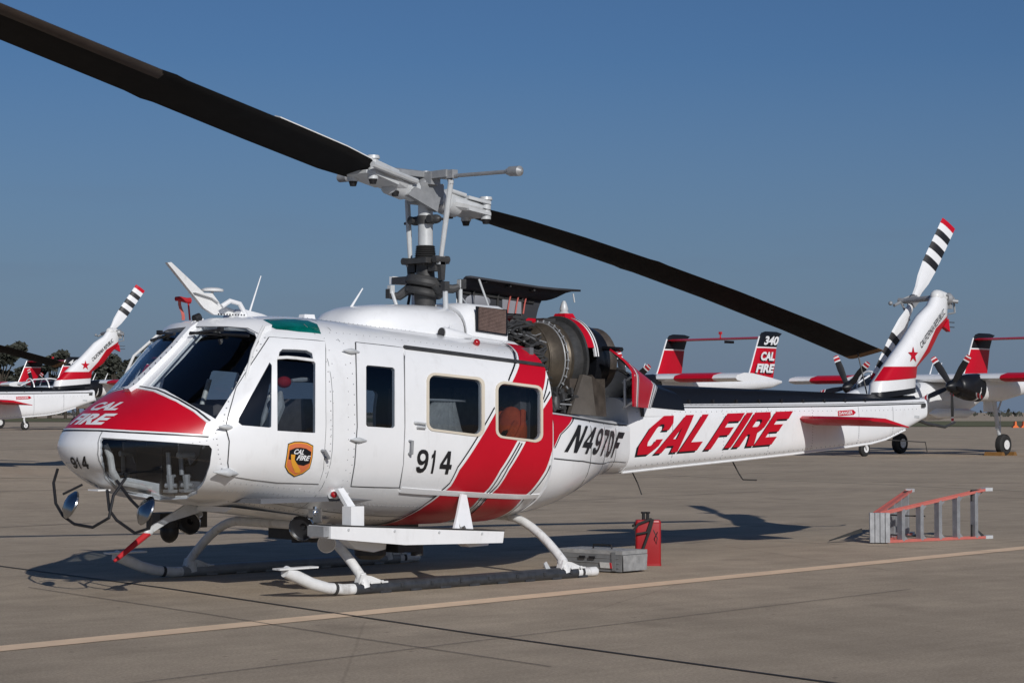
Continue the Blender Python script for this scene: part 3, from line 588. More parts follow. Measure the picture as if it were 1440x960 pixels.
patch('pinstripe',ribbon(fine([(2.6,1.592),(4,1.595),(6,1.612),(7.8,1.648)],.2),.012),M['navy'],H,.004,mp=bZ,ref=out)
for k in range(9): MB().box((3.4+k*.4,-(.335-(3.4+k*.4-3)*.042),1.655+k*.003),(.03,.02,.04)).build('cover_latch',M['black'],H)
# boom lower edge lip
mb=MB()
for sd in (-1,1): mb.tube([(x,sd*BOOM.yz(x,BOOM.zb(x)+.035)*.97,BOOM.zb(x)+.02) for x in [2.36,3.2,4.2,5.2,6.2,6.7,7.0,7.4]],.012,6)
mb.build('boom_edge',M['white'],H)
# fin: tapered, raked back, built as lofted sections from root to tip
def finsec(xl,xr,z,th,zl=None,zr=None):
    zl=z if zl is None else zl; zr=z if zr is None else zr
    P=[]
    prof=[(0,0),(.04,.62),(.15,.92),(.35,1),(.6,.94),(.85,.62),(1,.12)]
    P=[(xl+(xr-xl)*a,-th*b,zl+(zr-zl)*a) for a,b in prof]+[(xl+(xr-xl)*a,th*b,zl+(zr-zl)*a) for a,b in prof[::-1][:-1]]
    return P
fr=[finsec(6.95,7.82,1.84,.115,1.70,1.78),finsec(6.99,7.83,1.9,.115,1.88,1.94),finsec(7.215,7.86,2.1,.11,2.086,2.10),finsec(7.60,8.12,2.4,.10,2.42,2.28),finsec(7.90,8.30,2.68,.09,2.72,2.50),finsec(8.12,8.49,2.86,.085,2.86,2.69),finsec(8.235,8.50,2.99,.075,3.0,2.90)]
fin=MB().loft(fr).build('tail_fin',M['white'],H,angle=50)
def flat(name,pts,m_,y,parent): MB().prism([(x,y,z) for x,z in pts],(0,-.004,0)).build(name,m_,parent)
FIN=[fr]
def finy(u,v):   # port face of the fin
    best=None
    import bisect
    for a,b in zip(fr,fr[1:]):
        # bilinear search between neighbouring sections
        z0=lambda s,q: q
    return None
def finmap(s,c):   # s along span (section index), c along chord 0..1
    i=min(len(fr)-2,int(s)); k=s-i; prof=[0,.04,.15,.35,.6,.85,1]
    j=0
    while j<5 and c>prof[j+1]: j+=1
    t=(c-prof[j])/(prof[j+1]-prof[j])
    A=Vector(fr[i][j]).lerp(Vector(fr[i][j+1]),t); B=Vector(fr[i+1][j]).lerp(Vector(fr[i+1][j+1]),t); return A.lerp(B,k)
refp=Vector((0,-1,0))
PR=[0,.04,.15,.35,.6,.85,1]
def finpatch(name,poly,m_,off=.004):
    q=[]
    for a,b in zip(poly,poly[1:]+poly[:1]):
        q.append(a); lo,hi=sorted((a[1],b[1])); mids=[c for c in PR if lo+1e-6<c<hi-1e-6]
        for c in (mids if b[1]>a[1] else mids[::-1]): t=(c-a[1])/(b[1]-a[1]); q.append((a[0]+(b[0]-a[0])*t,c))
    P,T=tri2d(q,(),.4,.4,([k*.125 for k in range(50)],PR[1:-1])); return sheet(name,P,T,finmap,refp,off,m_,fin)
finpatch('red_band',[(1.15,0),(2,0),(2,.84),(3,.72),(4,.66),(5,.80),(5.25,.93),(5.25,1),(4,1),(3,1),(2,1),(1.15,1)],M['red'])
finpatch('fin_base_paint',[(0,0),(.42,0),(.42,1),(0,1)],M['navy'])
pf=planemap((0,-.112,0),(1,0,0),(0,0,1))
st=[]
for k in range(10):
    a=math.pi/2+k*math.pi/5; r=.105 if k%2==0 else .042; st.append((7.655+r*math.cos(a),2.235+r*math.sin(a)))
def finxz(x,z):   # drop a point (x,z) onto the port face
    lo=None
    for i in range(len(fr)-1):
        for k in range(11):
            for c in range(21):
                q=finmap(i+k/10,c/20); d=(q.x-x)**2+(q.z-z)**2
                if lo is None or d<lo[0]: lo=(d,q.y)
    return Vector((x,lo[1],z))
P_,T_=tri2d(st,(),.3,.3); ys=finxz(7.655,2.235).y-.006; sheet('star',P_,T_,planemap((0,ys,0),(1,0,0),(0,0,1)),refp,0,M['red'],fin)
ya=finxz(8.0,2.42).y
fl0=Vector((7.83,0,2.315)); fu=Vector((.545,0,.485)).normalized(); fw_=Vector((-fu.z,0,fu.x)); fL=.66
letters('fin_lettering','CALIFORNIA REPUBLIC',((0,0),(fL,0),(.02,.075)),lambda a,b: Vector((0,-.108,0))+fl0+fu*a+fw_*b,refp,0,M['black'],fin,.012,0,1.1,0)
MB().prism([(8.40,-.03,2.60),(8.53,-.03,2.54),(8.50,-.03,2.70)],(0,.06,0)).build('fin_tip_bumper',M['red'],fin)
# gearbox fairing and open housing at fin top
gb=MB(); gb.ell((8.30,0,2.97),(.10,.08,.085)); gb.lathe([(0,.065),(.12,.06)],(8.33,0,2.99),(1,0,-.15)); gb.build('tail_gearbox',M['white2'],H)
gb=MB(); gb.lathe([(0,.07),(.05,.075),(.09,.05)],(8.45,-.02,2.95),(1,-.3,0)); gb.lathe([(0,.025),(.14,.025)],(8.46,-.03,2.93),(.6,-.6,-.1)); gb.tube([(8.40,-.06,2.99),(8.58,-.05,2.96),(8.60,-.05,2.78),(8.47,-.05,2.76)],.014,6); gb.box((8.52,-.03,2.86),(.06,.05,.07)); gb.build('gearbox_fittings',M['grey'],H)
# tail end cap, tail light, skid
MB().tube([(7.78,0,1.47),(8.1,0,1.40),(8.45,0,1.36),(8.66,0,1.42)],[.022,.02,.018,.015],8).build('tail_skid',M['dgrey'],H)
mb=MB(); mb.box((7.85,-.05,1.52),(.10,.12,.06)); mb.ell((7.92,-.03,1.50),.035); mb.box((7.6,-.16,1.49),(.12,.06,.03)); mb.build('tail_tie_fitting',M['lgrey'],H)
flat('grille',[(7.70,1.60),(7.78,1.605),(7.78,1.65),(7.70,1.645)],M['dgrey'],-.195,H)
# stabilisers: inverted aerofoil slabs each side with red paint
for sd in (-1,1):
    R=[]
    for k,(yy,x0,x1,z) in enumerate([(.24,5.27,6.05,1.485),(.9,5.12,5.93,1.48),(1.30,5.00,5.83,1.475),(1.41,5.08,5.78,1.470)]):
        th=.050 if k<3 else .022
        R.append([(x0,sd*yy,z-.01),(x0+.05,sd*yy,z+th*.35),(x0+.28,sd*yy,z+th*.25),(x1,sd*yy,z-.085),(x1,sd*yy,z-.097),(x0+.28,sd*yy,z-th*1.7),(x0+.06,sd*yy,z-th*1.1)])
    MB().loft(R).build('stabilizer',M['red'],H,angle=50)
# tail rotor on the starboard side
tr=MB(); tr.tube([(8.33,.08,2.96),(8.40,.56,2.94)],.035,10); tr.build('tail_rotor_shaft',M['grey'],H)
hub=Vector((8.56,.55,2.94)); ax=Vector((.60,0,.80)).normalized(); ch=Vector((.80,0,-.60))
tr=MB(); tr.box(hub,(.10,.09,.14),Matrix.Rotation(.9,3,'Y')); tr.tube([hub-Vector((0,.02,0)),hub+Vector((-.03,.20,.02))],.035,10); tr.tube([hub+Vector((-.18,.16,-.05)),hub+Vector((.12,.16,.06))],.02,8)
for s in (-1,1): tr.tube([hub+Vector((-.03,.17,.02)),hub+ax*s*.24+ch*.08],.016,6)
tr.ell(hub+Vector((-.2,.2,-.02)),.028); tr.build('tail_rotor_hub',M['grey'],H)
for s in (1,-1):
    A=ax*s; b=MB(); n=0
    def ring(r,cw,th,tw):
        c=hub+A*r; cc=(ch*math.cos(tw)+Vector((0,1,0))*math.sin(tw)); nn=cc.cross(A).normalized()
        return [c+cc*cw*(a)+nn*th*t for a,t in ((-.5,0),(-.38,.5),(-.1,.6),(.2,.4),(.5,0),(.2,-.4),(-.1,-.6),(-.38,-.5))]
    rr_=[(.10,.10,.05),(.2,.13,.05),(.36,.19,.04),(.46,.235,.035)]+[(.46+.0,.235,.035)]
    st_=[.46,.60,.715,.83,.945,1.06,1.175,1.295]; cols=[0,1,0,1,0,1,0,2]
    tw=-.28 if s>0 else -.06
    b.loft([ring(r,c,t,tw) for r,c,t in ((.08,.11,.05),(.2,.13,.05),(.36,.20,.04),(.58,.238,.034))],mi=0)
    seg=[.58,.69,.80,.91,1.02,1.12,1.22,1.30]; cl=[1,0,1,0,1,0,2]
    for (r0,r1),c in zip(zip(seg,seg[1:]),cl): b.loft([ring(r0,.238,.034,tw),ring(r1,.238,.032 if r1<1.29 else .02,tw)],mi=c)
    b.build('tail_rotor_blade',[M['white'],M['black'],M['red']],H,angle=30)
mb=MB()
for x in (3.05,3.9,4.7,5.5,6.4,7.1):
    for k in range(16):
        z=BOOM.zb(x)+.06+(1.60-BOOM.zb(x)-.06)*k/15; y=-BOOM.yz(x,z)-.001; mb.ell((x,y,z),(.006,.003,.006),5,3)
for row in (.12,.92):
    for k in range(60):
        x=2.5+5.1*k/59; z=BOOM.zb(x)+(1.60-BOOM.zb(x))*row; mb.ell((x,-BOOM.yz(x,z)-.001,z),(.006,.003,.006),5,3)
o=mb.build('boom_rivet',M['grey'],H,smooth=False); o['kind']='stuff'
for x in (3.05,4.7,6.4,7.1): patch('boom_seam',ribbon(fine([(x,BOOM.zb(x)+.05),(x,1.60)],.08),.007),M['grey'],H,.002,mp=bZ,ref=out)
# thin aerials at the boom end
mb=MB()
for z in (2.66,2.60): mb.tube([(8.47,.0,z),(8.66,.0,z+.0)],.006,5)
mb.tube([(4.35,-.1,1.0),(4.46,-.1,.86),(4.52,-.1,.80),(4.75,-.1,.79)],.008,5); mb.tube([(2.75,-.1,.93),(2.84,-.1,.80),(2.9,-.1,.68)],.007,5); mb.tube([(7.0,-.1,1.22),(7.9,-.1,1.18),(7.94,-.1,1.05)],.006,5)
mb.build('boom_aerial',M['dgrey'],H)
# ------------------------------------------------------------------ landing gear
for sd in (-1,1):
    y=1.3*sd
    path=[(-2.62,y,.235),(-2.5,y,.185),(-2.35,y,.12),(-2.18,y,.072),(-2.0,y,.05),(-1.8,y,.047),(.72,y,.047),(1.0,y,.047)]
    sk=MB().tube(path,[.05,.052,.05,.048,.047,.046,.046,.044],14)
    sk.box((-2.51,y,.256),(.40,.10,.014)); sk.ell((1.0,y,.047),(.03,.044,.044)); sk.build('skid_tube',M['skidpaint'],H)
    mb=MB().tube([(-1.9,y,.050),(.74,y,.050)],.054,14)
    for k in range(8): mb.box((-1.75+k*.34,y+.057*sd,.06),(.03,.012,.03)); mb.box((-1.58+k*.34,y,.012),(.12,.09,.02))
    mb.build('skid_shoe',M['shoe'] if sd<0 else M['grey'],H)
    mb=MB(); mb.tube([(-2.12,y,.063),(-2.09,y,.058)],.052,14); mb.tube([(.80,y,.047),(.83,y,.047)],.049,12); mb.build('skid_band',M['dgrey'],H)
    for x in (-1.79,.60):
        mb=MB(); mb.tube([(x-.0,y,.05),(x-.02,y*.985,.17)],[.062,.047],12); mb.prism([(x-.08,y-.035,.085),(x+.22,y-.035,.085),(x+.18,y-.035,.105),(x+.06,y-.035,.15),(x-.05,y-.035,.17)],(0,.07,0)); mb.box((x+.11,y,.094),(.25,.085,.014))
        for q in (-.06,.04,.16): mb.lathe([(0,.014),(.012,.014)],(x+q,y-.05,.10),(0,-1,0),8)
        mb.build('skid_saddle',M['skidpaint'],H)
    if sd<0: MB().prism([(.86-.5,y-.006,.09),(.86-.44,y-.006,.09),(.86-.5,y-.006,.17),(.86-.53,y-.006,.15)],(0,.012,0)).build('skid_fitting',M['lgrey'],H)
for x,tag_ in ((-1.79,0),(.60,1)):
    pth=[]
    for k in range(25):
        u=-1+2*k/24; y=1.29*u; a=abs(u); z=.15+.40*(1-max(0,(a-.40)/.60)**1.75); pth.append((x-.02 if not tag_ else x-.0,y,z))
    MB().tube(pth,.042,12).build('cross_tube',M['skidpaint'],H)
# ------------------------------------------------------------------ cargo step, horns, lamps, mirrors, cutters
def xz(pts,y,d): return [(x,y,z) for x,z in pts],(0,d,0)
mb=MB(); mb.prism(*xz([(-2.285,.600),(-.33,.480),(-.347,.380),(-1.48,.410),(-2.285,.497)],-1.48,.30)); st_=mb.build('cargo_step',M['white'],H); MB().prism([(-2.285,-1.487,.603),(-.33,-1.487,.483),(-.33,-1.487,.491),(-2.285,-1.487,.611)],(0,.30,0)).build('step_tread',M['rubber'],st_)
for q in (-2.1,-1.6,-1.1,-.6): MB().lathe([(0,.012),(.006,.012)],(q,-1.481,.575-.061*(q+2.285)),(0,-1,0),8).build('step_bolt',M['lgrey'],st_)
mb=MB(); mb.box((-2.315,-1.35,.555),(.06,.22,.085)); mb.build('step_end_cap',M['grey'],H)
mb=MB(); mb.box((-1.93,-1.33,.64),(.14,.12,.22)); mb.prism([(-1.95,-1.29,.74),(-1.86,-1.29,.73),(-1.90,-1.16,.90),(-1.96,-1.16,.89)],(0,.05,0)); mb.build('step_bracket',M['white'],H)
mb=MB(); mb.prism([(-.80,-1.33,.49),(-.72,-1.33,.485),(-.70,-1.33,.53),(-.66,-1.32,.54),(-.63,-1.33,.48),(-.56,-1.33,.475),(-.46,-1.12,.80),(-.52,-1.12,.81),(-.66,-1.22,.62)],(0,.025,0)); mb.build('step_bracket',M['white'],H)
MB().prism([(-1.95,-1.2,.50),(-1.45,-1.2,.46),(-1.47,-1.2,.36),(-1.60,-1.2,.34),(-1.80,-1.2,.38)],(0,.12,0)).build('step_tray',M['white'],H)
MB().prism([(-.62,-1.2,.42),(-.25,-1.2,.40),(-.27,-1.2,.34),(-.50,-1.2,.335)],(0,.12,0)).build('step_tray',M['white'],H)
def lamp(name,o,axis,r,L,parent,body,lens):
    d=Vector(axis).normalized(); mb=MB().lathe([(0,r),(L*.15,r*1.0),(L*.4,r*.86),(L*.8,r*.5),(L,r*.35)],o,-d,22,caps=True); ob=mb.build(name,body,parent)
    MB().lathe([(0,r*.93),(.004,r*.93)],Vector(o)+d*.004,d,22).build('lens',lens,ob); return ob
def horn(o,axis,r,L,parent):
    d=Vector(axis).normalized(); mb=MB().lathe([(0,r),(-.012,r*1.06),(L*.1,r*1.04),(L*.3,r*.72),(L*.6,r*.52),(L,r*.5),(L,r*.2)],o,-d,24,caps=False); ob=mb.build('siren_horn',M['chrome'],parent)
    MB().lathe([(.05,r*.98),(.05,r*.3),(.02,r*.2),(.02,.002)],Vector(o)-d*.09,d,24,caps=False).build('horn_throat',M['black'],ob)
horn((-2.24,-1.02,.565),(-.80,-.50,-.18),.105,.26,H)
horn((-2.49,.30,.565),(-.75,-.55,-.25),.10,.24,H)
mb=MB(); mb.box((-2.08,-1.0,.66),(.10,.06,.12)); mb.tube([(-2.10,-1.0,.62),(-2.08,-1.0,.74)],.02,8); mb.ell((-2.10,-1.02,.69),.03); mb.build('horn_bracket',M['chrome'],H)
lamp('search_lamp',(-2.16,-1.26,.44),(-.76,-.62,-.02),.078,.13,H,M['chrome'],M['mirror'])
mb=MB(); mb.ell((-2.68,.32,.50),(.085,.085,.105)); mb.lathe([(0,.085),(.06,.09)],(-2.68,.32,.53),(0,0,1)); mb.build('camera_ball',M['navy'],H)
MB().box((-2.45,.55,.58),(.5,.22,.14)).build('belly_box',M['dgrey'],H)
mb=MB(); mb.box((-1.35,.35,.46),(.22,.35,.16)); mb.tube([(-1.4,.2,.40),(-1.2,.2,.36),(-.95,.2,.36),(-.95,.2,.52)],.02,8); mb.box((-1.2,.25,.36),(.35,.06,.03)); mb.build('belly_antenna',M['dgrey'],H)
mb=MB(); mb.lathe([(0,.15),(.05,.16),(.3,.15),(.34,.1)],(-.55,.15,.50),(0,0,-1),18); mb.box((-.25,.1,.36),(.25,.3,.28)); mb.lathe([(0,.06),(.1,.06)],(-.1,0,.28),(0,0,-1)); mb.build('cargo_hook',M['dgrey'],H)
mb=MB(); mb.prism([(-2.62,-.55,.735),(-1.62,-.62,.60),(-1.62,-.55,.56),(-2.62,-.45,.69)],(0,.5,0)); mb.build('belly_panel',M['white'],H)
# mirrors and frames
def mirror(c,nrm_,r):
    d=Vector(nrm_).normalized(); return MB().lathe([(-.012,r*.2),(-.01,r*.9),(0,r),(.012,r*.97),(.045,r*.62),(.06,r*.2)],c,d,24).build('mirror',M['mirror'],H)
m1=Vector((-3.84,.02,.775)); m2=Vector((-3.60,-.74,.745))
mirror(m1,(-.70,.15,.30),.122); mirror(m2,(-.72,.12,.30),.125)
mb=MB()
mb.tube([(-3.74,.42,1.06),(-3.83,.33,.95),(-3.86,.24,.78),(-3.86,.12,.68),(-3.86,-.06,.62),(-3.82,-.28,.60),(-3.74,-.40,.68),(-3.70,-.40,.86),(-3.56,-.36,1.0)],.013,8)
mb.tube([(-3.66,-.24,.90),(-3.70,-.34,.74),(-3.68,-.42,.66),(-3.62,-.60,.56),(-3.56,-.72,.60),(-3.56,-.76,.70)],.013,8)
mb.tube([(-3.62,-.32,.98),(-3.60,-.50,.83),(-3.58,-.72,.70)],.013,8); mb.tube([(-3.84,.16,.86),(-3.72,.05,.94)],.010,8)
mb.build('mirror_frame',M['black'],H)
MB().box((-3.62,-.05,.895),(.12,.16,.012)).build('pitot_plate',M['white'],H)
# wire cutters
mb=MB(); mb.prism([(-2.74,-.012,.74),(-2.38,-.012,.72),(-2.90,-.012,.60),(-3.10,-.012,.50),(-3.15,-.012,.53)],(0,.024,0)); mb.ell((-3.10,0,.52),(.05,.03,.03)); mb.build('lower_wire_cutter',M['lgrey'],H)
MB().tube([(-3.10,0,.515),(-3.20,0,.45),(-3.40,0,.315),(-3.44,0,.29)],[.028,.027,.020,.012],10).build('cutter_sleeve',M['redflat'],H)
mb=MB(); mb.prism([(-2.94,-.02,2.835),(-2.90,-.02,2.84),(-2.52,-.02,2.56),(-2.20,-.02,2.40),(-2.45,-.02,2.40),(-2.56,-.02,2.455)],(0,.04,0)); mb.tube([(-2.55,0,2.57),(-2.42,0,2.49),(-2.12,0,2.40)],.018,8); mb.build('upper_wire_cutter',M['white2'],H)
mb=MB(); mb.prism([(-2.68,-.06,2.585),(-2.50,-.06,2.585),(-2.42,-.06,2.50),(-2.50,-.06,2.545)],(0,.12,0)); mb.lathe([(0,.10),(.018,.10),(.032,.06)],(-2.46,0,2.605),(0,0,1),20); mb.tube([(-2.46,0,2.6),(-2.46,0,2.47)],.012,8); mb.build('satellite_antenna',M['white2'],H)
MB().tube([(-2.44,-.12,2.47),(-2.36,-.13,2.52),(-2.26,-.13,2.50),(-2.19,-.13,2.40),(-2.19,-.13,2.36)],.022,8).build('roof_hoop',M['white'],H)
MB().loft([[(-2.28,-.14,2.36),(-2.28,.1,2.36),(-2.28,.1,2.38),(-2.28,-.14,2.38)],[(-2.22,-.16,2.36),(-2.22,.16,2.36),(-2.22,.12,2.455),(-2.22,-.12,2.455)],[(-1.98,-.12,2.36),(-1.98,.12,2.36),(-1.98,.08,2.42),(-1.98,-.08,2.42)],[(-1.84,-.1,2.36),(-1.84,.1,2.36),(-1.84,.06,2.385),(-1.84,-.06,2.385)]]).build('air_inlet_fairing',M['white'],H)
MB().lathe([(0,.036),(.06,.038),(.07,.02)],(-2.60,.07,2.36),(.9,0,.3),14).build('roof_lamp',M['black'],H)
for a,b,r in (((-2.08,0,2.38),(-1.936,0,2.765),.008),((-1.03,0,2.36),(-.77,0,2.70),.011)):
    mb=MB().tube([a,b],[r*1.3,r*.6],8); mb.lathe([(0,.035),(.07,.015)],(a[0],a[1],a[2]-.03),(b[0]-a[0],0,b[2]-a[2])); 
    if r>.01: mb.tube([(a[0]+.04,0,a[2]),(a[0]+.10,0,a[2]+.13),b],[.02,.014,.006],8)
    mb.build('whip_antenna',M['white'],H)
MB().box((-1.42,0,2.40),(.14,.10,.07),taper=.8).build('roof_beacon',M['white'],H)
# centre post and windshield framing
def surf_line(pts): return [FRONT(*q) for q in pts]
cp=[CAB.pt(-3.30+.0785*k,2) for k in range(10)]
mb=MB(); R=[]
for i,p in enumerate(cp):
    w=.052-.0008*i; R.append([(p[0]-.012,-w,p[2]-.012),(p[0]-.034,-w*.8,p[2]+.022),(p[0]-.034,w*.8,p[2]+.022),(p[0]-.012,w,p[2]-.012),(p[0]+.06,w,p[2]-.08),(p[0]+.06,-w,p[2]-.08)])
mb.loft(R); mb.build('windshield_post',M['white'],H)
for sd in (-1,1):
    # roof lip over each windshield
    top=[Vector(FRONT(q[0],q[1])) for q in ((-.05,2.292),(-.25,2.285),(-.45,2.28),(-.66,2.262),(-.78,2.215))]
    R=[]
    for p in top: R.append([(p.x-.03,p.y*(-sd if sd>0 else 1),p.z+.0),(p.x+.0,p.y*(-sd if sd>0 else 1),p.z+.045),(p.x+.12,p.y*(-sd if sd>0 else 1),p.z+.075),(p.x+.10,p.y*(-sd if sd>0 else 1),p.z-.01)])
    MB().loft(R).build('windshield_visor',M['white'],H,angle=50)
    s_=-sd
    w=MB(); a=FRONT(.47*sd,2.22); b=FRONT(.12*sd,2.20); c=FRONT(.75*sd,2.19)
    w.tube([a+Vector((-.03,0,.03)),b+Vector((-.035,0,.02))],.012,6); w.tube([b+Vector((-.03,0,.03)),c+Vector((-.03,0,.0))],.014,6); w.box(a+Vector((-.02,0,.03)),(.035,.05,.04)); w.build('wiper',M['black'],H)
    g=MB(); e=[Vector(CAB.pt(x,t)) for x,t in ((-2.44,1.60),(-2.60,1.52),(-2.72,1.44))]
    e=[Vector((p.x-.02,p.y*(-sd) if sd>0 else p.y,p.z)) for p in e]
    g.tube([e[0]+Vector((0,.02*sd,.02)),e[0]+Vector((-.05,.05*sd,-.02)),e[1]+Vector((-.06,.07*sd,-.06)),e[2]+Vector((-.05,.05*sd,-.16)),e[2]+Vector((-.0,.01*sd,-.2))],.013,8); g.build('door_grab_rail',M['white2'],H)
# hinges, handles, lights on the port side (mirrored to starboard)
for sd in (-1,1):
    fs=mp_xt(CAB,sd)
    def at(u,v,o=.02): q=fs(u,v); return q+nrm(fs,u,v,axis_out(q))*o
    for u,v in ((-3.0,1.13),(-2.965,.72),(-1.80,1.40),(-1.80,.93),):
        q=at(u,v); big=1.6 if v==.72 else 1
        MB().lathe([(-.09*big,.004),(-.03,.020*big),(0,.026*big),(.03,.020*big),(.09*big,.004)],q,(1,0,-.06),10).build('hinge',M['lgrey'],H)
    for pts in ([(-1.225,.93),(-1.225,.85)],[(-2.17,.85),(-2.12,.80)]):
        a,b=[at(*q,.0) for q in pts]; n=Vector((0,sd,0)); MB().tube([a,a+n*.05,b+n*.05,b],.014,8).build('door_handle',M['grey'],H)
    a=at(-1.17,1.045,.0); n=Vector((0,sd,0)); MB().tube([a+n*.012,a+n*.03+Vector((.0,0,.0)),a+n*.03+Vector((.11,0,-.012)),a+n*.03+Vector((.11,0,-.045)),a+n*.03+Vector((.02,0,-.04))],.011,8).build('pull_handle',M['lgrey'],H)
    q=at(-1.90,.555,.0); MB().lathe([(-.03,.035),(.03,.045),(.11,.02),(.17,.004)],q+Vector((-.02,.02*sd,0)),(1,0,0),14).build('light_fairing',M['white'],H)
    MB().ell(q+Vector((-.03,.045*sd,0)),(.03,.03,.03)).build('position_light',M['lens'] if sd<0 else M['green'],H)
    q=at(-.16,1.555,.02); MB().ell(q,(.035,.03,.035)).build('position_light',M['lens'] if sd<0 else M['green'],H)
    for l in ([(-2.06,.35),(-2.06,1.60)],[(-1.86,.40),(-1.86,.62)],[(-1.86,1.46),(-1.86,1.75)],[(-2.3,1.68),(.45,1.66)],[(-2.6,.40),(.3,.38)],[(-.3,.25),(-.3,.56)]):
        patch('lap_seam',ribbon(fine(l,.08),.006),M['grey'],H,.0018,b=CAB,side=sd,ref=axis_out)
    # rivet lines
    mb=MB()
    def riv(l,step,r=.006):
        for q in fine(l,step):
            p=fs(*q); n=nrm(fs,*q,axis_out(p)); _,u,w=frame(n); mb.add([p+n*.0+u*r+w*0,p-u*r*.5+w*r*.87,p-u*r*.5-w*r*.87,p+n*.006],[(0,1,3),(1,2,3),(2,0,3)])
    riv([(q[0]-.03,q[1]+.012) for q in DOOR[:15]],.05,.010); riv([(-2.08,.70),(-2.08,1.45)],.05,.008); riv([(-1.83,.66),(-1.83,1.45)],.05,.008); riv([(-2.9,.50),(-1.9,.50),(.3,.50)],.045,.007); riv([(-2.7,.34),(-1.2,.33),(.3,.34)],.05,.007); riv([(-2.3,1.76),(-1.6,1.74),(.4,1.72)],.05,.007); riv([(-2.9,.60),(-2.5,.56),(-2.05,.56)],.05); riv([(-2.0,1.48),(-2.05,1.2),(-2.08,.9)],.06); riv([(-1.88,1.47),(-1.9,1.0),(-1.88,.66)],.06); riv([(-3.08,1.1),(-3.06,.9),(-3.0,.7)],.045,.008); riv([(-3.1,1.05),(-3.35,1.02)],.05)
    riv([(-2.6,.42),(-1.3,.42)],.07); riv([(-1.9,1.52),(.4,1.50)],.07)
    o=mb.build('rivet',M['grey'],H,smooth=False); o['kind']='stuff'
mb=MB()
for i in range(14):
    for sgn in (-1,1):
        p=cp[0]; t=i/13; q=Vector(cp[0]).lerp(Vector(cp[-1]),t); mb.ell((q.x-.036,sgn*.034,q.z+.018),.006,6,4)
for i in range(10): mb.ell((-2.60+.03*i,-.30+.0*i,2.39),.008,6,4)
o=mb.build('post_rivet',M['dgrey'],H); o['kind']='stuff'
# ------------------------------------------------------------------ transmission cowling and intake box
def arch(x,w,z0,z1,n=3.2,N=24):
    P=[]
    for k in range(N+1):
        a=math.pi*k/N; c,s=math.cos(a),math.sin(a); q=(abs(c)**n+abs(s)**n)**(-1/n); P.append((x,-w*c*q,z0+(z1-z0)*s*q))
    return P
R=[arch(x,w,z0,z1) for x,w,z0,z1 in ((-1.16,.12,2.30,2.36),(-1.13,.27,2.28,2.42),(-1.04,.40,2.26,2.485),(-.9,.49,2.24,2.53),(-.7,.54,2.22,2.55),(-.35,.56,2.2,2.56),(-.02,.56,2.18,2.555),(.03,.54,2.18,2.54))]
MB().loft(R).build('transmission_cowling',M['white'],H,angle=50)
MB().loft([arch(.032,.535,2.16,2.53),arch(.05,.535,2.16,2.53)]).build('cowling_gap',M['dgrey'],H)
R=[arch(x,w,z0,z1,n) for x,w,z0,z1,n in ((.052,.55,2.16,2.575,3.2),(.10,.55,2.15,2.585,4),(.16,.55,2.14,2.59,6),(.56,.56,2.10,2.575,7))]
ib=MB().loft(R).build('intake_box',M['white'],H,angle=40)
MB().prism([(.15,-.556,2.31),(.545,-.563,2.275),(.545,-.563,2.525),(.15,-.556,2.545)],(0,-.012,0)).build('screen_frame',M['navy'],ib)
sc=MB()
for k in range(16): sc.box((.348,-.578,2.325+k*.0132),(.345,.006,.0095),Matrix.Rotation(.06,3,'Y'))
o=sc.build('screen_slat',M['screen'],ib); o['kind']='stuff'
MB().prism([(.175,-.5685,2.322),(.52,-.575,2.293),(.52,-.575,2.505),(.175,-.5685,2.525)],(0,-.003,0)).build('screen_mesh',M['screen'],ib)
R=[arch(x,w,z0,z1,5) for x,w,z0,z1 in ((.06,.66,2.05,2.30),(.62,.68,2.02,2.245))]
MB().loft(R).build('roof_shelf',M['white'],H,angle=40)
mb=MB(); mb.lathe([(0,.055),(.02,.062),(.24,.04),(.36,.016)],(-.36,-.66,2.275),(1,0,-.08),18); mb.build('cooling_scoop',M['white'],H)
MB().lathe([(0,.05),(.004,.05)],(-.367,-.66,2.276),(-1,0,.08),18).build('scoop_opening',M['black'],H)
MB().lathe([(0,.012),(.05,.012)],(-.20,-.60,2.31),(0,0,1),8).build('roof_fitting',M['white'],H)
# ------------------------------------------------------------------ mast and rotor
Z0=3.62
mb=MB(); mb.lathe([(0,.072),(.50,.072)],(0,0,3.14),(0,0,1),20); mb.build('rotor_mast',M['lgrey'],H)
mb=MB(); prof=[(0,.10)]
for k in range(9): prof+=[(.005+k*.018,.112-.002*k),(.014+k*.018,.098-.002*k)]
mb.lathe(prof,(0,0,2.985),(0,0,1),20); mb.build('mast_boot',M['rubber'],H)
mb=MB(); mb.lathe([(0,.10),(.12,.11),(.2,.13),(.24,.095),(.40,.085),(.46,.095)],(0,0,2.55),(0,0,1),20); mb.build('mast_sleeve',M['dgrey'],H)
mb=MB(); Rt=Matrix.Rotation(.16,3,'Y')@Matrix.Rotation(.10,3,'X')
ringp=[Rt@Vector((.145*math.cos(a),.145*math.sin(a),0))+Vector((0,0,2.79)) for a in [2*math.pi*k/20 for k in range(20)]]
mb.tube(ringp,.055,10,closed=True); mb.tube([Rt@Vector((.155*math.cos(a),.155*math.sin(a),-.10))+Vector((0,0,2.79)) for a in [2*math.pi*k/20 for k in range(20)]],.036,8,closed=True)
for a,L,dz in ((2.45,.34,-.06),(-.5,.36,.04),(-1.6,.30,-.0)):
    e=Vector((math.cos(a)*L,math.sin(a)*L,2.72+dz)); mb.tube([(math.cos(a)*.14,math.sin(a)*.14,2.74),e*.75+Vector((0,0,.66)),e],[.05,.042,.03],8); mb.box(e+Vector((0,0,.02)),(.06,.06,.09))
mb.build('swashplate',M['dgrey'],H)
mb=MB()
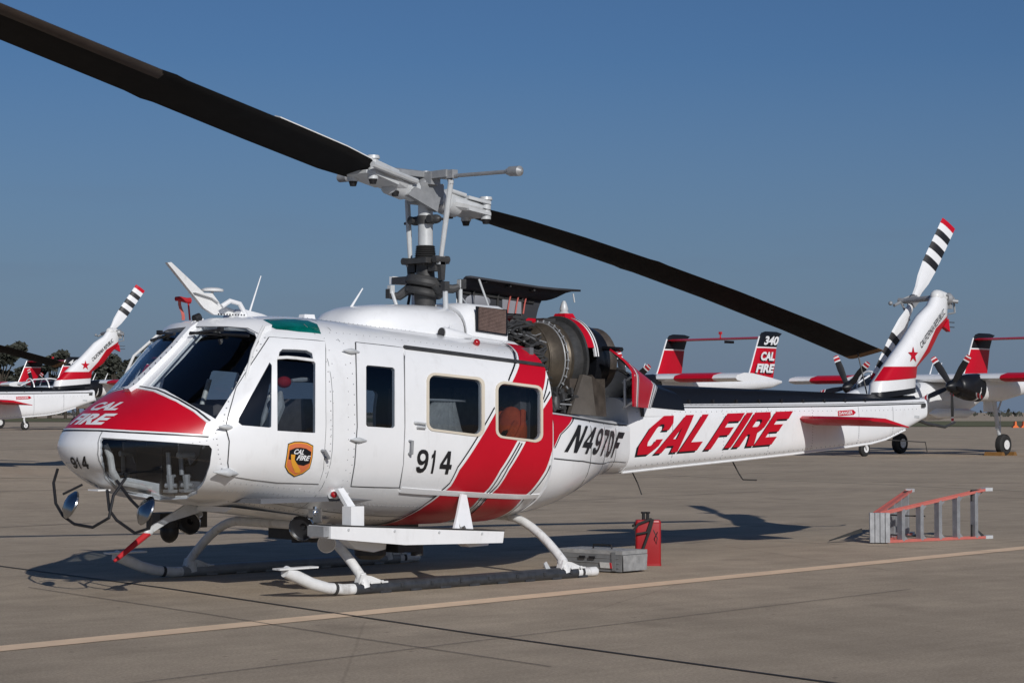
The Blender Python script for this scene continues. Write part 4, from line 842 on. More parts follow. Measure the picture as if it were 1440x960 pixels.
for s in (-1,1):
    mb.box((0,s*.15,2.96),(.10,.10,.14)); mb.prism([(-.03,s*.20,3.02),(.05,s*.20,3.02),(.03,s*.20,2.80),(-.01,s*.20,2.80)],(0,.05*s,0)); mb.tube([(-.09,s*.23,3.0),(.09,s*.23,3.0)],.035,10)
mb.box((0,0,2.99),(.30,.36,.05)); mb.build('scissor_lever',M['dgrey'],H)
for a,b,r in (((-.25,.10,2.50),(-.262,.20,2.72),.018),((.29,-.18,2.48),(.30,-.17,2.78),.02),((.0,-.30,2.5),(-.01,-.30,2.74),.026)): mb=MB().tube([a,b],r,8); mb.box(b,(.05,.05,.08)); mb.build('control_link',M['lgrey'],H)
for s in (-1,1):
    mb=MB(); t=(0.0,.375*s,3.75) if s<0 else (0,.27,3.60); mb.tube([(0,.225*s,3.0),(0,.225*s+(t[1]-.225*s)*.55,3.0+(t[2]-3.0)*.55),t],[.022,.027,.027],10); mb.box((0,.225*s,2.99),(.07,.05,.08)); mb.build('pitch_link',M['lgrey'],H)
mb=MB()
for s in (-1,1): mb.ell((0,s*.14,3.39),(.05,.085,.045)); mb.tube([(0,s*.20,3.39),(0,s*.31,3.375)],.014,6); mb.lathe([(0,.04),(.03,.04)],(-.05,s*.14,3.39),(-1,0,0),12)
mb.lathe([(-.04,.082),(.04,.082)],(0,0,3.39),(0,0,1),16); mb.build('damper_clamp',M['dgrey'],H)
azb=math.atan2(.336,7.17); er=Vector((math.cos(azb),math.sin(azb),0)); et=Vector((-math.sin(azb),math.cos(azb),0)); ez=Vector((0,0,1))
def bp(r,z,t=0,s=1): return er*(r*s)+et*(t*s)+ez*z
def bz(r,s): return Z0+ (.225*r if s<0 else -(.138*r+.0068*r*r))
hb=MB(); hb.box(bp(0,Z0+.02),(.30,.20,.20),Matrix.Rotation(azb,3,'Z')); hb.lathe([(0,.10),(.06,.10),(.10,.06),(.16,.05)],(0,0,Z0+.08),(0,0,1),16)
hb.box((0,0,Z0+.16),(.12,.30,.12)); hb.tube([bp(-.25,bz(.25,-1)),bp(.28,bz(.28,1))],.10,14); hb.prism([bp(-.34,Z0-.02,-.13),bp(.02,Z0-.16,-.15),bp(.06,Z0-.02,-.15),bp(-.25,Z0+.06,-.13)],et*.05)
hb.build('rotor_hub',M['grey'],H)
for s in (-1,1):
    g=MB(); P=lambda r,t=0,dz=0: bp(r*KG,bz(r*KG,s)+dz,t,s)
    KG=.80 if s<0 else .68
    g.tube([P(.20),P(.34),P(.36),P(.58),P(.60)],[.105,.105,.125,.125,.10],18)
    for t in (-.13,.13):
        g.tube([P(.45,t*.5),P(.62,t*.85),P(.80,t),P(.98,t)],[.07,.06,.05,.045],10)
    for dz in (-.055,.055):
        g.prism([P(.62,-.17,dz),P(1.02,-.20,dz),P(1.10,-.14,dz),P(1.10,.14,dz),P(1.02,.20,dz),P(.62,.17,dz)],(0,0,.03))
    g.tube([P(.30,.13,.06),P(.75,.22,.02),P(1.15,.27,.0)],.03,8); g.tube([P(.35,-.10,.10),P(.62,-.12,.09)],.022,8)
    for t in (-.14,.14):
        g.lathe([(-.09,.05),(.09,.05),(.10,.065),(.13,.06)],P(1.0,t),(0,0,1),14)
    g.ell(P(.95,-.02,.08),(.10,.08,.04)); g.build('blade_grip',M['lgrey'],H)
    for t,r in ((.14,1.0),(-.14,1.0),(.05,.55)): MB().lathe([(0,.045),(.05,.03)],P(r,t,-.085),(0,0,-1),10).build('grip_bolt',M['black'],H)
    KG=1.
    # blade: aerofoil sections, leading edge toward +t for the aft blade (counter-clockwise rotor)
    def sec(r,c,th,pit,le=.25):
        C=P(r); a=math.cos(pit); b=math.sin(pit); cdir=et*s*a+ez*b; nd=(er*s).cross(cdir); nd=nd if nd.z>0 else -nd
        pr=[(.5,0),(.46,.6),(.36,1),(.1,.95),(-.2,.5),(-.5,.05),(-.5,-.05),(-.2,-.4),(.1,-.75),(.36,-.8),(.46,-.5)]
        off=(le-.25)*c
        return [C+cdir*(c*(u))+nd*(th*v) for u,v in pr]
    def pitch(r): return (.29 if s<0 else .01)-.0205*r
    st=[(.74 if s<0 else .60,.36),(.90 if s<0 else .78,.42),(1.15,.5),(2.0,.533),(3.0,.533),(3.12,.575),(3.3,.533),(4.5,.533),(6,.533),(7.2,.533)]
    b=MB(); b.loft([sec(r,c,.034 if r>1.2 else .045,pitch(r)) for r,c in st]); ob=b.build('rotor_blade',M['blade'],H,angle=40)
    b=MB(); b.loft([sec(r,.538,.0345,pitch(r)) for r in (7.2,7.26,7.315)]); b.build('blade_tip',M['ochre'],ob,angle=40)
    # leading-edge strip and root doublers
    def le(r0,r1,m_,w,nm,up=0):
        R=[]
        for q in range(int((r1-r0)/.3)+2):
            r=r0+(r1-r0)*q/(int((r1-r0)/.3)+1); q_=sec(r,.539,.0355,pitch(r)); A=[q_[9].lerp(q_[8],w),q_[9],q_[10],q_[0],q_[1],q_[2],q_[2].lerp(q_[3],w)]
            c=sum(A,Vector())/7; R.append(A)
        MB().loft(R).build(nm,m_,ob,angle=60)
    if s<0: le(3.25,7.19,M['brown'],.25,'abrasion_strip')
    if s<0: MB().prism([sec(q,c,.036,pitch(q))[0] +ez*.012 for q,c in ((.85,.42),(1.2,.5),(2.0,.535))]+[sec(q,c,.036,pitch(q))[2]+ez*.016 for q,c in ((2.0,.535),(1.2,.5),(.85,.42))],(0,0,.010)).build('root_doubler',M['white2'],ob)
sb=MB(); 
for s in (-1,1):
    sb.tube([(0.0,s*.30,3.80+.015*s),(0,s*1.22,3.83+.075*s)],.019,10); sb.box((0,s*.35,3.80),(.07,.16,.08)); sb.lathe([(-.02,.025),(0,.045),(.13,.048),(.145,.03),(.16,.012)],(0,s*1.20,3.83+.073*s),(0,s,.06*s),16); sb.lathe([(-.03,.03),(0,.03)],(0,s*1.19,3.83+.073*s),(0,s,0),12)
sb.box((.04,0,3.81),(.03,.72,.07)); sb.box((-.04,0,3.81),(.03,.72,.07)); sb.tube([(0,-.34,3.80),(0,-.375,3.70)],.025,8)
sb.tube([bp(-.5,3.83,.02),bp(.1,3.83,.02)],.035,8); sb.box(bp(-.25,3.82,-.02),(.5,.06,.05),Matrix.Rotation(azb,3,'Z')); sb.build('stabilizer_bar',M['grey'],H)
# ------------------------------------------------------------------ engine bay
E_=thing('engine','','',(0,0,0)); 
for k in ('label','category'):
    if k in E_: del E_[k]
E_.parent=H
ec=Vector((0,0,2.08))
mb=MB(); mb.lathe([(0,.16),(.08,.20),(.20,.22),(.40,.24),(.46,.33),(.50,.385),(.53,.385),(.55,.35),(.57,.36),(.66,.385),(.72,.385),(.78,.38),(.80,.395),(.84,.395),(.86,.34)],(.78,0,2.06),(1,0,.0),40); mb.build('engine_casing',M['titan'],E_,angle=28)
mb=MB(); mb.tube([(1.295,.388*math.cos(a),2.06+.388*math.sin(a)) for a in [2*math.pi*k/36 for k in range(36)]],.013,8,closed=True); mb.build('engine_flange',M['titan'],E_)
mb=MB(); mb.tube([(1.50,.387*math.cos(a),2.06+.387*math.sin(a)) for a in [2*math.pi*k/36 for k in range(36)]],.008,6,closed=True)
for k in range(30):
    a=2*math.pi*k/30; mb.lathe([(0,.013),(.025,.011),(.03,.006)],(1.53,.385*math.cos(a),2.06+.385*math.sin(a)),(0,math.cos(a),math.sin(a)),7)
    mb.tube([(1.53,.40*math.cos(a),2.06+.40*math.sin(a)),(1.53,.40*math.cos(a+.209),2.06+.40*math.sin(a+.209))],.005,5)
mb.build('fuel_manifold',M['grey'],E_)
mb=MB(); mb.lathe([(0,.36),(.03,.40),(.10,.415),(.16,.40)],(1.62,0,2.06),(1,0,0),36); mb.build('hot_section',M['dgrey'],E_,angle=28)
random.seed(3); mb=MB()
for k in range(110):
    a=random.uniform(1.7,4.9); r=random.uniform(.22,.38); x=random.uniform(.78,1.24); c=Vector((x,r*math.cos(a),2.10+r*math.sin(a)*.9))
    if random.random()<.5: mb.box(c,(random.uniform(.025,.07),random.uniform(.025,.07),random.uniform(.025,.07)),Matrix.Rotation(random.random()*3,3,'X'))
    else: mb.lathe([(0,.018),(.03,.022),(.06,.018),(.07,.01)],c,(random.uniform(-1,1),math.cos(a),math.sin(a)),8)
for k in range(30):
    a=random.uniform(2.2,4.8); r=.42; p=[]
    for j in range(5): a+=random.uniform(-.18,.18); p.append((.82+j*.10+random.uniform(-.03,.03),(r-.02*j%.03)*math.cos(a),2.06+r*math.sin(a)))
    mb.tube(p,random.choice((.008,.011,.015)),6)
o=mb.build('engine_accessories',M['dgrey'],E_); o['kind']='stuff'
mb=MB()
for k in range(8):
    z=1.62+.1*k; mb.tube([(.86,-.42-.02*(k%3),z*.5+.85),(1.0,-.43,z*.5+.83+.05*math.sin(k)),(1.15,-.42,z*.5+.76),(1.3,-.40,z*.5+.72)],.007+.003*(k%3),6)
mb.tube([(.80,-.40,1.98),(1.08,-.50,1.94),(1.10,-.50,1.70),(1.20,-.48,1.60)],.022,8); mb.tube([(.9,-.55,1.56),(.83,-.60,1.78),(.80,-.62,1.86)],.016,8); mb.tube([(1.25,-.50,1.56),(1.10,-.50,1.75),(1.04,-.48,1.84)],.018,8)
mb.lathe([(0,.05),(.07,.055),(.14,.03)],(1.28,-.46,1.58),(.1,0,1),10); mb.lathe([(0,.075),(.05,.075)],(1.0,-.48,1.86),(0,-1,0),14); mb.lathe([(.05,.05),(.055,.05)],(1.0,-.48,1.86),(0,-1,0),14)
mb.build('engine_pipes',M['dgrey'],E_)
mb=MB(); mb.box((1.0,0,1.60),(.9,.9,.06)); mb.box((.95,-.1,1.72),(.5,.55,.22)); mb.box((1.35,-.15,1.68),(.25,.5,.2)); mb.build('engine_deck',M['dgrey'],E_)
random.seed(9); mb=MB()
for k in range(16):      # light braided lines and clamps among the accessories
    a=random.uniform(2.2,4.7); p=[]; r=random.uniform(.36,.43)
    for j in range(5): a+=random.uniform(-.14,.14); p.append((.80+j*.11+random.uniform(-.03,.03),r*math.cos(a),2.06+r*math.sin(a)))
    mb.tube(p,random.choice((.005,.007)),5)
for k in range(7):
    mb.tube([(random.uniform(.8,1.7),-.44+random.uniform(-.06,.03),random.uniform(1.56,1.72)) for j in range(2)]+[(random.uniform(.8,1.6),-.40,random.uniform(1.7,1.86))],random.choice((.006,.009)),5)
o=mb.build('engine_lines',M['grey'],E_); o['kind']='stuff'
mb=MB()
for k in range(60):
    c=Vector((random.uniform(.8,1.65),random.uniform(-.50,-.34),random.uniform(1.56,1.80))); mb.box(c,(random.uniform(.02,.08),random.uniform(.02,.06),random.uniform(.02,.08)),Matrix.Rotation(random.random()*3,3,'X'))
o=mb.build('engine_brackets',M['dgrey'],E_); o['kind']='stuff'
# firewall bulkhead ring, mount fairing, exhaust
mb=MB()
def ringplate(x,r0,r1,a0,a1,th,mi=0,cz=2.06):
    n=28; V=[]
    for k in range(n+1):
        a=a0+(a1-a0)*k/n
        for (xx,r) in ((x,r0),(x,r1),(x+th,r1),(x+th,r0)): V.append((xx,r*math.cos(a),cz+r*math.sin(a)))
    return V,[(4*k+i,4*k+(i+1)%4,4*k+4+(i+1)%4,4*k+4+i) for k in range(n) for i in range(4)]+[(0,1,2,3),(4*n+3,4*n+2,4*n+1,4*n)]
mb.add(*ringplate(1.735,.28,.462,-.6,math.pi+.6,.03)); mb.build('firewall_ring',M['dgrey'],E_)
mb=MB(); mb.prism([(1.44,-.52,1.53),(1.80,-.52,1.51),(1.78,-.48,1.90),(1.66,-.48,1.92)],(0,.05,0)); mb.build('mount_fairing',M['taupe'],E_)
mb=MB(); mb.prism([(1.81,-.50,1.51),(2.05,-.42,1.50),(2.05,-.40,1.78),(1.79,-.47,1.92)],(0,.05,0)); mb.box((1.8,0,1.70),(.5,.8,.36)); mb.build('exhaust_support',M['titan2'],E_)
mb=MB(); mb.lathe([(0,.41),(.06,.415),(.14,.39),(.26,.35),(.30,.30)],(1.92,0,2.06),(1,0,.03),32); mb.build('exhaust_shroud',M['navy'],E_,angle=28)
mb=MB(); mb.lathe([(0,.31),(.06,.335),(.16,.33),(.17,.30),(.05,.28)],(2.14,0,2.08),(1,0,.03),32,caps=False); mb.build('exhaust_rim',M['titan2'],E_)
# fixed cowl hoop with the red and white livery
mb=MB(); mb.add(*ringplate(1.765,.43,.452,.5,math.pi-.30,.10)); hoop=mb.build('cowl_hoop',M['red'],H)
mb=MB(); mb.add(*ringplate(1.866,.428,.453,.5,math.pi-.1,.05)); mb.build('hoop_stripe',M['white'],hoop)
mb=MB(); mb.add(*ringplate(1.884,.435,.456,.5,math.pi-.1,.012)); mb.build('hoop_pinstripe',M['navy'],hoop)
mb=MB(); mb.loft([[(1.78,-.10,2.49),(1.94,-.10,2.49),(1.94,.10,2.49),(1.78,.10,2.49)],[(1.80,-.07,2.55),(1.92,-.07,2.55),(1.92,.07,2.55),(1.80,.07,2.55)]]); mb.build('cowl_peak',M['red'],hoop)
mb=MB(); mb.lathe([(0,.06),(.02,.04),(.05,.045),(.10,.03),(.13,.015)],(1.86,0,2.55),(0,0,1),14); mb.build('strobe_light',M['lgrey'],H)
# raised upper cowl on the starboard side, seen from inside
def cowlshell(name,xs,curve,parent,mo,mi_,th=.018,endcurve=None):
    R=[]
    for i,x in enumerate(xs):
        cv=endcurve(i,x) if endcurve else curve; R.append([(x+dx,y,z) for dx,y,z in cv])
    n=len(R[0]); V=[Vector(p) for r in R for p in r]; F=[(i*n+k,i*n+k+1,(i+1)*n+k+1,(i+1)*n+k) for i in range(len(R)-1) for k in range(n-1)]
    me=MB(); me.add(V,F); ob=me.build(name,[mo,mi_],parent,angle=60)
    md=ob.modifiers.new('t','SOLIDIFY'); md.thickness=th; md.offset=0; md.material_offset=1; md.material_offset_rim=1
    return ob
def up(i,x):
    o=[]; base=2.43-.03*(x-.7); top=2.88-.07*(x-.7)
    for q in range(15):
        u=q/14
        if u<.5: y=.36; z=base+(top-.10-base)*u/.5
        else: w_=(u-.5)/.5*math.pi/2*1.25; y=.36-.15*math.sin(min(w_,math.pi/2))-(.10*max(0,w_-math.pi/2)/.39); z=top-.10+.10*(1-math.cos(min(w_,math.pi/2)))
        sk=.42*u**2.2 if i==8 else (.12*u if i==7 else 0)
        lf=.10*(1-u)**2 if i==0 else 0
        o.append((sk+lf,y,z))
    return o
cowlshell('raised_cowl',[.68,.72,.80,1.0,1.2,1.4,1.6,1.72,1.79],None,H,M['white'],M['dark'],.02,up)
mb=MB()
for i,x in enumerate((.92,1.25,1.58)): mb.tube([(x,.335,2.46),(x,.335,2.74-.03*i),(x,.28,2.83-.03*i),(x,.14,2.845-.03*i)],.012,6)
mb.tube([(.75,.335,2.74),(1.75,.335,2.67)],.012,6); mb.build('cowl_rib',M['dgrey'],H)
MB().ell((.98,.335,2.66),(.17,.012,.07)).build('cowl_liner_patch',M['panelgrey'],H); MB().box((1.44,.335,2.62),(.26,.012,.14)).build('cowl_liner_patch',M['panelgrey'],H)
mb=MB()
for k,x in enumerate((1.38,1.49,1.60)): MB().tube([(x+.03,.31,2.75),(x,.31,2.65),(x-.02,.31,2.55)],.008,6).build('cowl_strap',M['pink'],H)
for q in (((.70,-.30,2.26),(.80,.12,2.86),.011),((.26,-.40,2.50),(.42,-.05,2.66),.008),((2.12,.13,2.77),(2.14,.13,2.68),.008)): MB().tube(q[:2],q[2],8).build('stay_rod',M['lgrey'],H)
mb=MB(); mb.tube([(.75,.12,2.50),(1.3,.12,2.475),(2.0,.1,2.45)],.03,8); mb.build('cowl_rail',M['red'],H)
MB().box((1.25,.05,2.495),(.20,.1,.03)).build('cowl_latch',M['dgrey'],H); MB().box((1.62,.02,2.47),(.16,.12,.05)).build('cowl_latch',M['dgrey'],H)
# small raised intake cowl ahead of it
R=[]
for y,z in ((.36,2.40),(.36,2.66),(.33,2.77),(.24,2.83),(.0,2.84)): R.append([(.10,y,z),(.40,y,z)])
V=[Vector(p) for r in R for p in r]; mb=MB(); mb.prism([(.12,.30,2.45),(.22,.30,2.45),(.24,.30,2.72),(.16,.30,2.83),(-.10,.30,2.855),(-.16,.30,2.855),(-.16,.30,2.78),(.06,.30,2.78),(.12,.30,2.70)],(0,.05,0)); mb.build('intake_cowl_arm',M['white'],H)
mb=MB(); mb.prism([(-.17,.0,2.845),(.12,.0,2.855),(.12,.0,2.80),(-.17,.0,2.775)],(0,.30,0)); mb.tube([(-.0,.28,2.50),(.06,.28,2.78)],.014,6); mb.build('intake_cowl_lip',M['dark'],H)
# port rear cowl door swung out on its aft hinge
hx=Vector((2.88,-.40,0)); dd=Vector((-.885,-.465,0))*1.05; nn=Vector((.465,-.885,0))
def door(i,a):
    o=[]
    for q in range(11):
        u=q/10; ah=.42*(1-u); aa=ah+(1-ah)*a; z=1.57+u*(.34+.23*aa)+.03*aa; inw=0 if u<.55 else ((u-.55)/.45)**1.7*.24
        P=hx+dd*aa-nn*inw; o.append((P.x,P.y,z))
    return o
n=11; As=[0,.06,.12,.3,.5,.7,.84,.90,.96,1.0]
def dpart(nm,a0,a1,m_,parent,o=0.):
    cols=[a for a in As if a0-1e-6<=a<=a1+1e-6]; 
    if a0 not in cols: cols=[a0]+cols
    if a1 not in cols: cols=cols+[a1]
    me=MB(); V=[Vector(p)+nn*o for a in cols for p in door(0,a)]; F=[(i*n+k,i*n+k+1,(i+1)*n+k+1,(i+1)*n+k) for i in range(len(cols)-1) for k in range(n-1)]
    me.add(V,F); ob=me.build(nm,[m_,M['dark']],parent,angle=60); md=ob.modifiers.new('t','SOLIDIFY'); md.thickness=.02 if o==0 else .004; md.offset=0
    if o==0: md.material_offset=1
    return ob
dr=dpart('engine_cowl_door',0,1,M['red'],H)
dpart('door_stripe',.0,.17,M['white'],dr,.013); dpart('door_stripe',.80,.87,M['white'],dr,.013); dpart('door_pinstripe',.13,.145,M['navy'],dr,.016); dpart('door_pinstripe',.03,.045,M['navy'],dr,.016); dpart('door_pinstripe',.83,.845,M['navy'],dr,.016)
mb=MB()
e=hx+dd*.97
for z in (1.60,1.86): mb.tube([(2.25,-.46,z-.01),(e.x,e.y,z+.05)],.013,8)
mb.tube([(2.05,-.68,1.60),(2.05,-.68,1.88)],.013,8); mb.prism([(2.05,-.68,1.60),(2.2,-.54,1.60),(2.05,-.68,1.70)],(0,.01,0)); mb.build('door_stay',M['lgrey'],H)
# boom root fairing
def fair(x,w,zt): 
    P=[]
    for k in range(17):
        a=math.pi*k/16; c,s=math.cos(a),math.sin(a); q=(abs(c)**2.6+abs(s)**2.6)**(-1/2.6); P.append((x,-w*c*q,1.50+(zt-1.50)*s*q))
    return P
mb=MB(); mb.loft([fair(2.55,.43,2.0),fair(2.75,.42,1.93),fair(3.0,.40,1.85),fair(3.25,.375,1.79)],caps=False); mb.build('boom_root_fairing',M['white'],H,angle=50)
mb=MB(); mb.loft([[(x,p[1]*1.012,p[2]+.006) for p in fair(x,w,zt)[1:16]] for x,w,zt in ((2.62,.426,1.975),(2.75,.42,1.93),(3.0,.40,1.85),(3.27,.374,1.785))],caps=False,closed=False); mb.build('fairing_top_paint',M['navy'],H,angle=50)
mb=MB(); mb.tube([(2.57,.43*-math.cos(a),1.5+.50*math.sin(a)) for a in [math.pi*k/16 for k in range(17)]],.02,8); mb.build('fairing_rim',M['dgrey'],H)
mb=MB(); mb.tube([(2.2,.42,2.08),(2.15,.05,2.17),(2.05,-.40,2.19),(1.96,-.72,2.17)],.026,6); mb.build('cowl_strip',M['navy'],H)
# ------------------------------------------------------------------ cabin interior
for y,z in ((-.30,1.17),(-.02,1.14),(.26,1.16)): MB().lathe([(0,.085),(.05,.085),(.05,.07),(.02,.06)],(-2.86,y,z),(-1,0,0),20).build('instrument_can',M['dgrey'],H)
bz_=[(-2.93,-max(0,CAB.yz(-2.93,z)-.06),z) for z in (.80,.84,.88,.92,.96)]
MB().prism(bz_+[(p[0],-p[1],p[2]) for p in bz_[::-1]],(.03,0,0)).build('nose_bulkhead',M['panelgrey'],H)
I=MB(); I.box((-1.1,0,.80),(3.1,2.0,.04)); I.build('cabin_floor',M['interior'],H)
MB().box((-2.78,0,.87),(.42,1.25,.03)).build('cockpit_floor',M['interior'],H)
MB().box((.46,0,1.5),(.05,2.0,1.3)).build('cabin_rear_wall',M['interior'],H)
mb=MB(); mb.loft([[(-3.12,-.70,1.36),(-3.12,.70,1.36),(-2.98,.70,1.36),(-2.98,-.70,1.36)],[(-3.20,-.74,1.5),(-3.20,.74,1.5),(-2.95,.74,1.5),(-2.95,-.74,1.5)],[(-3.10,-.66,1.62),(-3.10,.66,1.62),(-2.9,.66,1.60),(-2.9,-.66,1.60)]]); mb.build('instrument_panel',M['black'],H)
mb=MB(); mb.box((-2.75,0,1.05),(.7,.4,.4)); mb.build('centre_console',M['dark'],H)
mb=MB(); mb.box((-2.25,0,2.28),(.5,.4,.10)); mb.build('overhead_console',M['dark'],H)
for sd in (-1,1):
    mb=MB(); mb.box((-2.30,sd*.58,1.12),(.5,.5,.14)); mb.loft([[(-2.10,sd*.58-.23,1.16),(-2.10,sd*.58+.23,1.16),(-1.99,sd*.58+.23,1.16),(-1.99,sd*.58-.23,1.16)],[(-2.06,sd*.58-.25,1.45),(-2.06,sd*.58+.25,1.45),(-1.95,sd*.58+.25,1.45),(-1.95,sd*.58-.25,1.45)],[(-2.02,sd*.58-.17,1.66),(-2.02,sd*.58+.17,1.66),(-1.93,sd*.58+.17,1.66),(-1.93,sd*.58-.17,1.66)]]); mb.box((-2.25,sd*.58,.93),(.4,.42,.24)); mb.build('pilot_seat',M['seatcloth'],H)
    mb=MB(); mb.tube([(-2.5,sd*.90,1.38),(-2.40,sd*.90,1.60),(-2.36,sd*.88,1.72)],[.05,.06,.015],8); mb.tube([(-2.14,sd*.50,1.84),(-2.26,sd*.50,1.5),(-2.3,sd*.5,1.2)],.022,6); mb.build('seat_harness',M['webbing'],H)
    mb=MB(); mb.tube([(-2.72,sd*.58,.95),(-2.66,sd*.58,1.20),(-2.62,sd*.58,1.35)],.018,8); mb.ell((-2.62,sd*.58,1.38),(.03,.03,.05)); mb.build('control_stick',M['black'],H)
    for x0,x1 in ((-3.205,-3.175),(-3.08,-3.015)):
        p=MB().tube([(x0,sd*.45,1.21),(x0+.012,sd*.45,1.02)],.020,8); p.tube([(x1-.01,sd*.45,1.02),(x1,sd*.45,.90)],[.034,.026],8); p.tube([(x1-.03,sd*.41,.93),(x1+.03,sd*.49,.93)],.02,8); p.box((x1,sd*.44,.885),(.09,.08,.025)); p.tube([(x1-.02,sd*.45,.99),(x1+.07,sd*.40,1.01)],.014,6); p.build('rudder_pedal',M['grey'],H)
    MB().tube([(-3.11,sd*.45,1.185),(-2.95,sd*.45,1.183)],.024,8).build('pedal_bar',M['lgrey'],H)
    MB().prism([(-3.09,sd*.42,1.285),(-2.86,sd*.42,1.27),(-2.89,sd*.42,1.18),(-2.97,sd*.42,1.10),(-3.0,sd*.42,1.18),(-3.09,sd*.42,1.20)],(0,sd*.02,0)).build('cockpit_side_bracket',M['panelgrey'],H)
    MB().tube([(-3.66,sd*.20,1.28),(-3.61,sd*.20,1.175),(-3.59,sd*.20,1.06),(-3.52,sd*.20,.955),(-3.41,sd*.20,.935),(-3.21,sd*.20,.90)],[.024,.03,.032,.030,.028,.026],10).build('vent_duct',M['webbing'],H)
    MB().prism([(-3.54,sd*.14,.985),(-3.40,sd*.14,.995),(-3.06,sd*.14,.93),(-2.95,sd*.14,.88),(-2.95,sd*.14,.80),(-3.10,sd*.14,.815),(-3.36,sd*.14,.865),(-3.50,sd*.14,.905)],(0,sd*.02,0)).build('nose_keel_panel',M['lgrey'],H)
    pass
MB().box((-2.84,0,1.12),(.03,1.5,.42)).build('lower_panel',M['interior'],H)
for y in (-.75,-.25,.25,.75):
    mb=MB(); mb.box((.18,y,1.08),(.42,.44,.10)); mb.box((.38,y,1.45),(.08,.44,.66)); mb.build('bench_seat',M['seatcloth'],H)
R=[]
for z,x0,x1,am in ((1.64,-.62,-.36,.015),(1.55,-.70,-.34,.03),(1.40,-.80,-.30,.045),(1.26,-.86,-.24,.05)):
    row=[]
    for k in range(29): row.append((x0+(x1-x0)*k/28,-.84+am*math.sin(k*1.55),z))
    R.append(row+[(p[0],p[1]+.012,p[2]) for p in row[::-1]])
cu=MB().loft(R).build('hanging_curtain',M['webbing'],H,angle=70)
MB().tube([(-.85,-.85,1.66),(-.24,-.85,1.65)],.012,6).build('curtain_rod',M['lgrey'],cu)
MB().prism([(.06,-1.06,1.36),(.34,-1.06,1.55),(.36,-1.06,1.48),(.06,-1.06,1.30)],(0,.04,0)).build('seat_strap',M['black'],H)
MB().box((-1.52,-.60,1.72),(.12,.02,.18)).build('cabin_placard',M['webbing'],H)
MB().ell((-2.34,-.90,1.80),(.065,.06,.05)).build('helmet',M['redflat'],H)
MB().tube([(-2.26,-.90,1.815),(-2.16,-.90,1.82),(-2.08,-.90,1.825)],[.014,.022,.016],8).build('headset',M['lgrey'],H)
# ------------------------------------------------------------------ ground
def ss(t): t=max(0,min(1,t)); return t*t*(3-2*t)
def ground_h(x,y):
    d=Vector((x,y,0))-CAM; rr=d.x*RT.x+d.y*RT.y; f=d.x*math.sin(YAW)+d.y*math.cos(YAW)
    return .5*ss((-rr-1)/14)*ss((f-24)/20)
def asphalt():
    m=bpy.data.materials.new('apron_asphalt'); m.use_nodes=True; n,l=m.node_tree.nodes,m.node_tree.links; b=n['Principled BSDF']
    tc=n.new('ShaderNodeTexCoord')
    def noise_(sc,det=5,ro=.6,stretch=None):
        t=n.new('ShaderNodeTexNoise'); t.inputs['Scale'].default_value=sc; t.inputs['Detail'].default_value=det; t.inputs['Roughness'].default_value=ro
        if stretch:
            mp=n.new('ShaderNodeMapping'); mp.inputs['Scale'].default_value=stretch; mp.inputs['Rotation'].default_value=(0,0,math.radians(6)); l.new(tc.outputs['Object'],mp.inputs['Vector']); l.new(mp.outputs[0],t.inputs['Vector'])
        else: l.new(tc.outputs['Object'],t.inputs['Vector'])
        return t
    def rng(o,a,b_,c,d):
        r=n.new('ShaderNodeMapRange'); r.inputs[1].default_value=a; r.inputs[2].default_value=b_; r.inputs[3].default_value=c; r.inputs[4].default_value=d; l.new(o,r.inputs[0]); return r.outputs[0]
    def mul(a,b_):
        x=n.new('ShaderNodeMath'); x.operation='MULTIPLY'; l.new(a,x.inputs[0]); l.new(b_,x.inputs[1]); return x.outputs[0]
    big=rng(noise_(.22,6).outputs['Fac'],.3,.7,.84,1.12); mid=rng(noise_(1.7,6,.7).outputs['Fac'],.3,.7,.86,1.10)
    fine_=rng(noise_(48,5,.8).outputs['Fac'],.28,.72,.62,1.36); strk=rng(noise_(.9,5,.65,(.25,5,1)).outputs['Fac'],.3,.7,.91,1.07)
    st=rng(noise_(.75,3,.5).outputs['Fac'],.62,.72,1,.80)
    v=n.new('ShaderNodeTexVoronoi'); v.feature='DISTANCE_TO_EDGE'; v.inputs['Scale'].default_value=.16; 
    wv=noise_(1.2,5); mx=n.new('ShaderNodeMix'); mx.data_type='RGBA'; mx.inputs[0].default_value=.06; l.new(tc.outputs['Object'],mx.inputs[6]); l.new(wv.outputs['Color'],mx.inputs[7]); l.new(mx.outputs[2],v.inputs['Vector'])
    crk=rng(v.outputs['Distance'],.0006,.0022,.86,1)
    v2=n.new('ShaderNodeTexVoronoi'); v2.inputs['Scale'].default_value=2.6; l.new(tc.outputs['Object'],v2.inputs['Vector'])
    sp_=rng(v2.outputs['Distance'],.03,.07,.62,1); v3=n.new('ShaderNodeTexVoronoi'); v3.inputs['Scale'].default_value=.55; l.new(mx.outputs[2],v3.inputs['Vector']); oil=rng(v3.outputs['Distance'],.03,.12,.80,1)
    st=mul(st,mul(sp_,oil))
    k=mul(mul(mul(big,mid),mul(fine_,strk)),mul(st,crk))
    c=n.new('ShaderNodeMix'); c.data_type='RGBA'; c.blend_type='MULTIPLY'; c.inputs[0].default_value=1; c.inputs[6].default_value=(.425,.345,.255,1); l.new(k,c.inputs[7]); l.new(c.outputs[2],b.inputs['Base Color'])
    b.inputs['Roughness'].default_value=.9; b.inputs['Specular IOR Level'].default_value=.25
    bp=n.new('ShaderNodeBump'); bp.inputs['Strength'].default_value=.5; bp.inputs['Distance'].default_value=.012; l.new(fine_,bp.inputs['Height']); l.new(bp.outputs[0],b.inputs['Normal'])
    return m
M['asphalt']=asphalt()
